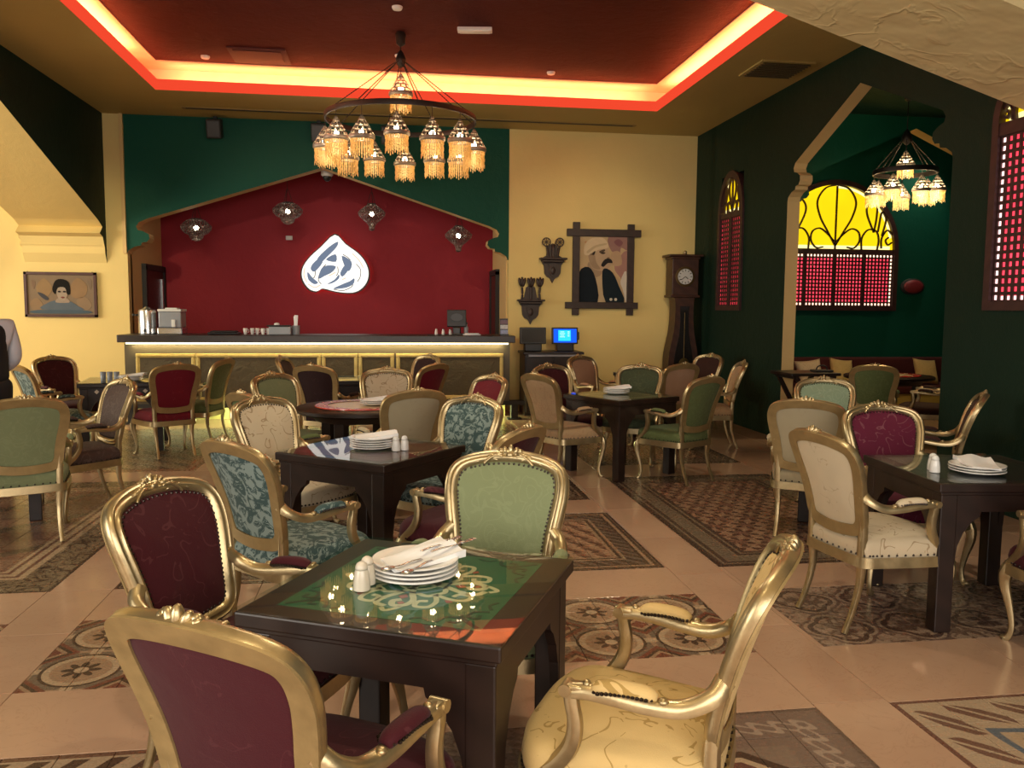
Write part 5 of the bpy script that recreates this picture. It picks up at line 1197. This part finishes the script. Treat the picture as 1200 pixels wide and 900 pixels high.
CHAIRS = [
 (-.195, 1.97, 57, 'burgundy', 'burgundy velvet gilt armchair with its flat gold back turned, at the green-topped table'),
 (-.475, 2.79, -28, 'burgundy', 'burgundy velvet gilt armchair with dark nailed front at the side of the green-topped table'),
 (.36, 3.08, 248, 'green', 'bright green damask gilt armchair facing the camera across the green-topped table'),
 (.685, 2.157, 151, 'gold_cream', 'golden cream gilt armchair in profile with vine-embroidered seat at the green-topped table'),
 (-.455, 4.12, 43, 'teal', 'teal damask gilt armchair seen from behind at the chevron table'),
 (-.58, 5.42, -42, 'cream', 'cream vine-embroidered gilt armchair facing across the chevron table'),
 (.32, 5.36, 225, 'teal', 'teal and silver damask gilt armchair facing the camera behind the chevron table'),
 (.40, 4.40, 142, 'burgundy', 'burgundy armchair partly hidden behind the bright green one at the chevron table'),
 (-.78, 7.48, -42, 'green', 'pale moss green armchair at the round table, facing the camera'),
 (-.74, 6.26, 42, 'moss', 'armchair mostly hidden behind the cream vine-embroidered one at the round table'),
 (-.62, 9.15, 62, 'dark_red', 'near-black red armchair seen from behind in front of the bar'),
 (-.92, 10.2, -10, 'brown', 'armchair half hidden behind the near-black one before the bar panels'),
 (-.05, 7.92, 266, 'cream', 'plain cream armchair facing the camera behind the red rimmed disc of the round table'),
 (.06, 6.475, 112, 'cream_plain', 'dull cream armchair with its back turned beside the round table'),
 (.20, 10.4, 215, 'dark_red', 'dark red armchair nearest the bar counter, behind a brighter red one'),
 (.22, 9.25, 140, 'red', 'bright red armchair seen from behind at the small table before the bar'),
 (.60, 7.25, 208, 'red', 'red armchair turned sideways between the round table and the till cabinet'),
 (-3.42, 9.22, 40, 'teal', 'dark teal armchair beside the waiter, at the pearl-inlaid table'),
 (-3.62, 10.15, -40, 'burgundy', 'burgundy armchair behind the pearl-inlaid table by the cream pier'),
 (-2.43, 6.94, 220, 'mauve', 'mauve brown armchair turned sideways next to the large green-backed one'),
 (-2.38, 9.35, 122, 'red', 'crimson armchair seen from behind at the pearl-inlaid table'),
 (-2.22, 10.05, 165, 'moss', 'armchair half hidden behind the crimson one, close to the bar'),
 (-2.50, 6.10, 115, 'green', 'green armchair seen from behind at the edge of the scroll-bordered tiles'),
 (1.67, 7.77, 29, 'tan', 'tan cream armchair seen from behind at the olive-topped table'),
 (1.88, 8.46, -60, 'burgundy', 'burgundy armchair hidden behind the tan cream one near the till cabinet'),
 (2.62, 10.1, -55, 'pink_tan', 'pinkish tan armchair against the cream wall beside the till cabinet'),
 (2.52, 8.40, 240, 'dark_green', 'dark green armchair facing the camera behind the olive-topped table'),
 (2.68, 7.49, 121, 'moss', 'moss green armchair seen from behind on the star tiles'),
 (3.12, 9.25, 112, 'pink_tan', 'rosy cream armchair in front of the longcase clock'),
 (3.98, 10.6, 205, 'brown', 'dark brown armchair in the corner right beside the longcase clock'),
 (3.72, 9.28, 168, 'tan', 'tan armchair in profile against the dark green wall'),
 (3.02, 5.58, 55, 'cream_plain', 'greyish cream armchair seen from behind by the alcove arch'),
 (3.72, 6.58, 250, 'pale_green', 'pale green armchair with oval back facing the camera by the alcove'),
 (5.55, 8.95, 64, 'moss', 'olive armchair seen from behind inside the alcove'),
 (2.50, 3.95, 8, 'cream', 'big pale cream armchair with its back turned at the black glass table'),
 (3.10, 4.58, 264, 'plum', 'plum red armchair facing the camera behind the black glass table'),
 (4.05, 5.78, 146, 'brown', 'dark armchair seen edge on against the dark green pier'),
 (3.22, 3.30, 84, 'burgundy', 'burgundy armchair cut by the picture edge at the black glass table'),
 (6.38, 9.12, 140, 'brown', 'dark armchair tucked at the red rimmed table in the alcove'),
]
for c in CHAIRS: chair(*c)
# ================================================================ TABLEWARE
def plate_stack(x, y, n, r, lb, z=TH, top=True, rot=0, name='plate', food=False):
    """n separate plates, and on the topmost one a napkin with cutlery"""
    bm = NB(); lathe(bm, [(0, .003), (r*.55, .003), (r*.58, 0), (r*.64, .002), (r*.72, .006), (r, .016), (r*1.0, .0195), (r*.97, .0205), (r*.70, .0105), (r*.60, .0075), (0, .0075)], 40, cap=False)
    p0 = None
    names = ['lowest', 'second', 'third', 'fourth', 'fifth', 'sixth']
    for i in range(n):
        w = 'topmost' if i == n-1 else (names[i]+(' from the bottom' if i else ''))
        if p0 is None: o = p0 = obj('plate', bm, 'white_china', None, True)
        else: o = p0.copy(); COL.objects.link(o)
        o.location = (x+random.uniform(-.003, .003), y+random.uniform(-.003, .003), z+.0012+i*.0135)
        tag(o, '%s white plate of the stack %s' % (w, lb), 'plate', 'plates '+lb)
    zt = z+.0012+(n-1)*.0135+.009
    if not top: return
    t = thing('napkin', 'folded white paper napkin on the plates '+lb, 'napkin', (x+.02, y+.015, zt), rot)
    bm = NB(); m, k = 10, 8; L, Wd = r*1.7, r*.74; gr = []
    for i in range(m+1):
        row = []
        for j in range(k+1):
            a = i/m-.5; b = j/k-.5
            zz = .012+.012*sin(3.1*a+2*b)+.008*sin(9*b+3*a)+.014*abs(b)*(a+.3)+(.012*max(0, a))
            row.append((a*L*2*.55+.15*b*L, b*Wd*(1.5+.5*a), max(.009, zz)))
        gr.append(row)
    T_ = [[bm.verts.new(p) for p in row] for row in gr]; B_ = [[bm.verts.new((p[0], p[1], .0005+.3*max(0, p[2]-.014))) for p in row] for row in gr]
    for i in range(m):
        for j in range(k): bm.faces.new((T_[i][j], T_[i+1][j], T_[i+1][j+1], T_[i][j+1])); bm.faces.new((B_[i][j], B_[i][j+1], B_[i+1][j+1], B_[i+1][j]))
    for i in range(m):
        for j in (0, k): bm.faces.new((T_[i][j], B_[i][j], B_[i+1][j], T_[i+1][j]))
    for j in range(k):
        for i in (0, m): bm.faces.new((T_[i][j], T_[i][j+1], B_[i][j+1], B_[i][j]))
    obj('paper', bm, 'napkin', t, 60)
    return zt
def cutlery(x, y, z, rot, kind, lb):
    t = thing(kind, lb, kind, (x, y, z), rot, 'cutlery on the plates')
    bm = NB(); P = cr([V((0, 0, .004)), V((.04, 0, .007)), V((.09, 0, .006)), V((.12, 0, .010))], 4)
    sweep(bm, P, [(-.0045, -.001), (.0045, -.001), (.0045, .001), (-.0045, .001)], (0, 0, 1), False, lambda q: 1.2-.5*q); obj('handle', bm, 'steel', t)
    bm = NB()
    if kind == 'spoon': ball(bm, (.142, 0, .010), (.026, .016, .005), 14, 8)
    else:
        box(bm, (.132, 0, .010), (.026, .022, .002), bev=.0008)
        for k in range(4): box(bm, (.162, -.0085+k*.0057, .0115), (.036, .0028, .0018), Matrix.Rotation(-.08, 3, 'Y'))
    obj('bowl' if kind == 'spoon' else 'tines', bm, 'steel', t, 40)
plate_stack(.075, 2.545, 4, .135, 'on the green-topped table', rot=.6)
zc = TH+.0012+3*.0135+.034
for i, (dx, dy, a, k, lb) in enumerate(((.02, -.03, 3.9, 'spoon', 'steel spoon poking from the napkin on the green-topped table, outer one'), (.05, -.045, 4.15, 'spoon', 'steel spoon lying nearer the plate rim on the green-topped table'), (.02, .0, .75, 'fork', 'steel fork with tines past the napkin on the green-topped table'), (.05, -.01, .62, 'fork', 'second steel fork tucked by the napkin on the green-topped table'))):
    cutlery(.075+dx, 2.545+dy, zc-(.016 if k == 'spoon' else 0), a, k, lb)
def shaker(x, y, lb, mat='white_china', s=1.0, z=TH):
    t = thing('salt_shaker', lb, 'shaker', (x, y, z+.0006), 0, 'table shakers')
    bm = NB(); lathe(bm, [(.018*s, 0), (.023*s, .003), (.0225*s, .025*s), (.019*s, .05*s), (.016*s, .058*s)], 18); obj('body', bm, mat, t, 40)
    bm = NB(); lathe(bm, [(.0165*s, .057*s), (.017*s, .064*s), (.013*s, .074*s), (.005*s, .079*s)], 18); obj('cap', bm, mat, t, True)
shaker(-.085, 2.435, 'cream china shaker standing in front on the green-topped table', 'china_warm', 1.1); shaker(-.07, 2.487, 'cream china shaker tucked behind its twin on the green-topped table', 'china_warm', 1.1)
plate_stack(-.10, 4.95, 5, .135, 'on the chevron table', rot=.3)
shaker(.035, 4.84, 'white shaker close to the plates on the chevron table', s=1.1); shaker(.085, 4.86, 'white shaker outermost on the chevron table', s=1.1)
plate_stack(3.02, 3.87, 3, .135, 'on the black glass table', rot=1.2)
shaker(2.80, 3.90, 'white shaker between the plum chair and the plates on the black glass table', s=1.15); shaker(2.83, 3.96, 'white shaker behind its twin on the black glass table', s=1.15)
plate_stack(2.22, 7.95, 4, .13, 'on the olive-topped table', rot=.2)
plate_stack(-.12, 7.08, 3, .13, 'on the round table', z=TH+.015, rot=.1)
plate_stack(-.15, 10.0, 4, .13, 'on the small table by the bar', rot=.4)
plate_stack(3.2, 10.4, 3, .13, 'on the table by the clock', rot=.9)
plate_stack(-2.85, 9.75, 4, .13, 'on the pearl-inlaid table', rot=.2)
for i, lb in enumerate(('drinking glass at the end of the row on the pearl-inlaid table', 'drinking glass in the middle of the row on the pearl-inlaid table', 'drinking glass right by the plates on the pearl-inlaid table')):
    bm = NB(); lathe(bm, [(.024, 0), (.026, .004), (.031, .10), (.029, .10), (.024, .008), (0, .006)], 16, cap=False)
    tag(obj('drinking_glass', bm, 'clear', None, True, (-3.13+i*.07, 9.72, TH+.001)), lb, 'glass', 'glasses on the pearl-inlaid table')
# ================================================================ WAITER
t = thing('person', 'waiter in a white shirt and dark waistcoat standing beside the teal chair', 'person', (-3.43, 7.7, 0), radians(55))
M['skin'] = plain('skin', (.42, .25, .16), .5, 0, .08); M['shirt'] = plain('white_shirt', (.66, .66, .74), .8, 0, .05, 8, .3, 14); M['vest'] = plain('dark_waistcoat', (.012, .010, .014), .7); M['trousers'] = plain('black_trousers', (.010, .010, .013), .7); M['hair'] = plain('black_hair', (.012, .009, .008), .5)
def skin_mesh(name, verts, edges, mat, parent, sub=2, root=0):
    me = bpy.data.meshes.new(name); me.from_pydata([v[0] for v in verts], edges, []); o = bpy.data.objects.new(name, me); COL.objects.link(o)
    md = o.modifiers.new('skin', 'SKIN'); 
    for i, v in enumerate(verts):
        r = v[1]; o.data.skin_vertices[0].data[i].radius = r if isinstance(r, tuple) else (r, r)
        o.data.skin_vertices[0].data[i].use_root = (i == root)
    s = o.modifiers.new('sub', 'SUBSURF'); s.levels = sub; s.render_levels = sub
    bpy.context.view_layer.update(); dg = bpy.context.evaluated_depsgraph_get(); m2 = bpy.data.meshes.new_from_object(o.evaluated_get(dg)); 
    bpy.data.objects.remove(o); m2.materials.clear(); m2.materials.append(M[mat])
    for p in m2.polygons: p.use_smooth = True
    q = bpy.data.objects.new(name, m2); COL.objects.link(q); q.parent = parent; return q
# +y is forward; body: pelvis, legs, torso, neck, head, arms with bent elbows
B = [((0, 0, .96), (.15, .11)), ((0, .0, 1.15), (.135, .10)), ((0, -.01, 1.33), (.165, .11)), ((0, -.01, 1.45), (.10, .075)), ((0, .01, 1.53), .052), ((0, .02, 1.60), .06), ((0, .02, 1.68), (.074, .09)), ((0, .015, 1.745), (.06, .07)),
     ((.10, 0, .88), .095), ((.11, .01, .52), .062), ((.11, -.01, .12), .045), ((.11, .10, .05), (.045, .035)), ((-.10, 0, .88), .095), ((-.11, .01, .52), .062), ((-.11, -.01, .12), .045), ((-.11, .10, .05), (.045, .035)),
     ((.20, -.01, 1.41), .062), ((.245, -.03, 1.12), .044), ((.20, .18, 1.00), .034), ((-.20, -.01, 1.41), .062), ((-.245, -.03, 1.12), .044), ((-.20, .18, 1.00), .034)]
Ed = [(0, 1), (1, 2), (2, 3), (3, 4), (4, 5), (5, 6), (6, 7), (0, 8), (8, 9), (9, 10), (10, 11), (0, 12), (12, 13), (13, 14), (14, 15), (2, 16), (16, 17), (17, 18), (2, 19), (19, 20), (20, 21)]
body = skin_mesh('body', B, Ed, 'skin', t)
skin_mesh('shirt', [((0, 0, .93), (.185, .145)), ((0, 0, 1.05), (.18, .14)), ((0, 0, 1.18), (.175, .132)), ((0, -.01, 1.33), (.185, .132)), ((0, -.008, 1.47), (.11, .09)), ((.205, -.01, 1.41), .082), ((.252, -.03, 1.12), .068), ((.205, .155, 1.01), .056), ((-.205, -.01, 1.41), .082), ((-.252, -.03, 1.12), .068), ((-.205, .155, 1.01), .056)],
          [(0, 1), (1, 2), (2, 3), (3, 4), (3, 5), (5, 6), (6, 7), (3, 8), (8, 9), (9, 10)], 'shirt', t)
skin_mesh('waistcoat', [((0, 0, .90), (.20, .165)), ((0, 0, 1.0), (.20, .165)), ((0, 0, 1.12), (.195, .16)), ((0, 0, 1.24), (.195, .155)), ((0, -.01, 1.36), (.195, .155)), ((0, -.01, 1.47), (.15, .12))], [(0, 1), (1, 2), (2, 3), (3, 4), (4, 5)], 'vest', t)
skin_mesh('trousers', [((0, 0, 1.02), (.19, .15)), ((0, 0, .90), (.20, .165)), ((.10, 0, .82), .128), ((.11, .01, .5), .092), ((.11, -.01, .10), .08), ((.11, -.01, .05), .08), ((-.10, 0, .82), .128), ((-.11, .01, .5), .092), ((-.11, -.01, .10), .08), ((-.11, -.01, .05), .08)], [(0, 1), (1, 2), (2, 3), (3, 4), (4, 5), (1, 6), (6, 7), (7, 8), (8, 9)], 'trousers', t)
for s in (-1, 1):
    bm = NB(); ball(bm, (s*.11, .06, .045), (.05, .14, .045), 14, 8); obj('shoe', bm, 'black', t, True)
    F = [((s*.20, .17, 1.0), .03), ((s*.195, .24, .985), (.036, .022)), ((s*.19, .28, .975), (.036, .018))]; E2 = [(0, 1), (1, 2)]
    for k in range(4):
        x = s*(.165+.017*k); L = (.065, .075, .07, .055)[k]; b = len(F); F += [((x, .285+L*.5, .968), .0095), ((x, .285+L, .95), .008)]; E2 += [(2, b), (b, b+1)]
    b = len(F); F += [((s*.155, .235, .985), .011), ((s*.145, .275, .975), .009)]; E2 += [(1, b), (b, b+1)]
    skin_mesh('hand', F, E2, 'skin', t, 1)
bm = NB(); ball(bm, (0, -.002, 1.70), (.082, .098, .085), 18, 12)
for v in [v for v in bm.verts if v.co.y > .055 and v.co.z < 1.735 or v.co.z < 1.64]: v.co.y = min(v.co.y, .01)
obj('hair', bm, 'hair', t, True)
bm = NB(); ball(bm, (0, .108, 1.645), (.012, .02, .022), 8, 6)
for s in (-1, 1): ball(bm, (s*.078, .01, 1.655), (.012, .022, .034), 8, 6)
obj('nose_and_ears', bm, 'skin', t, True)
bm = NB()
for s in (-1, 1): ball(bm, (s*.03, .096, 1.675), (.012, .008, .007), 8, 6)
obj('eyes', bm, 'hair', t, True)
bm = NB(); ball(bm, (0, .098, 1.605), (.024, .008, .006), 8, 6); obj('mouth', bm, plain('lips', (.3, .12, .10), .5), t, True)
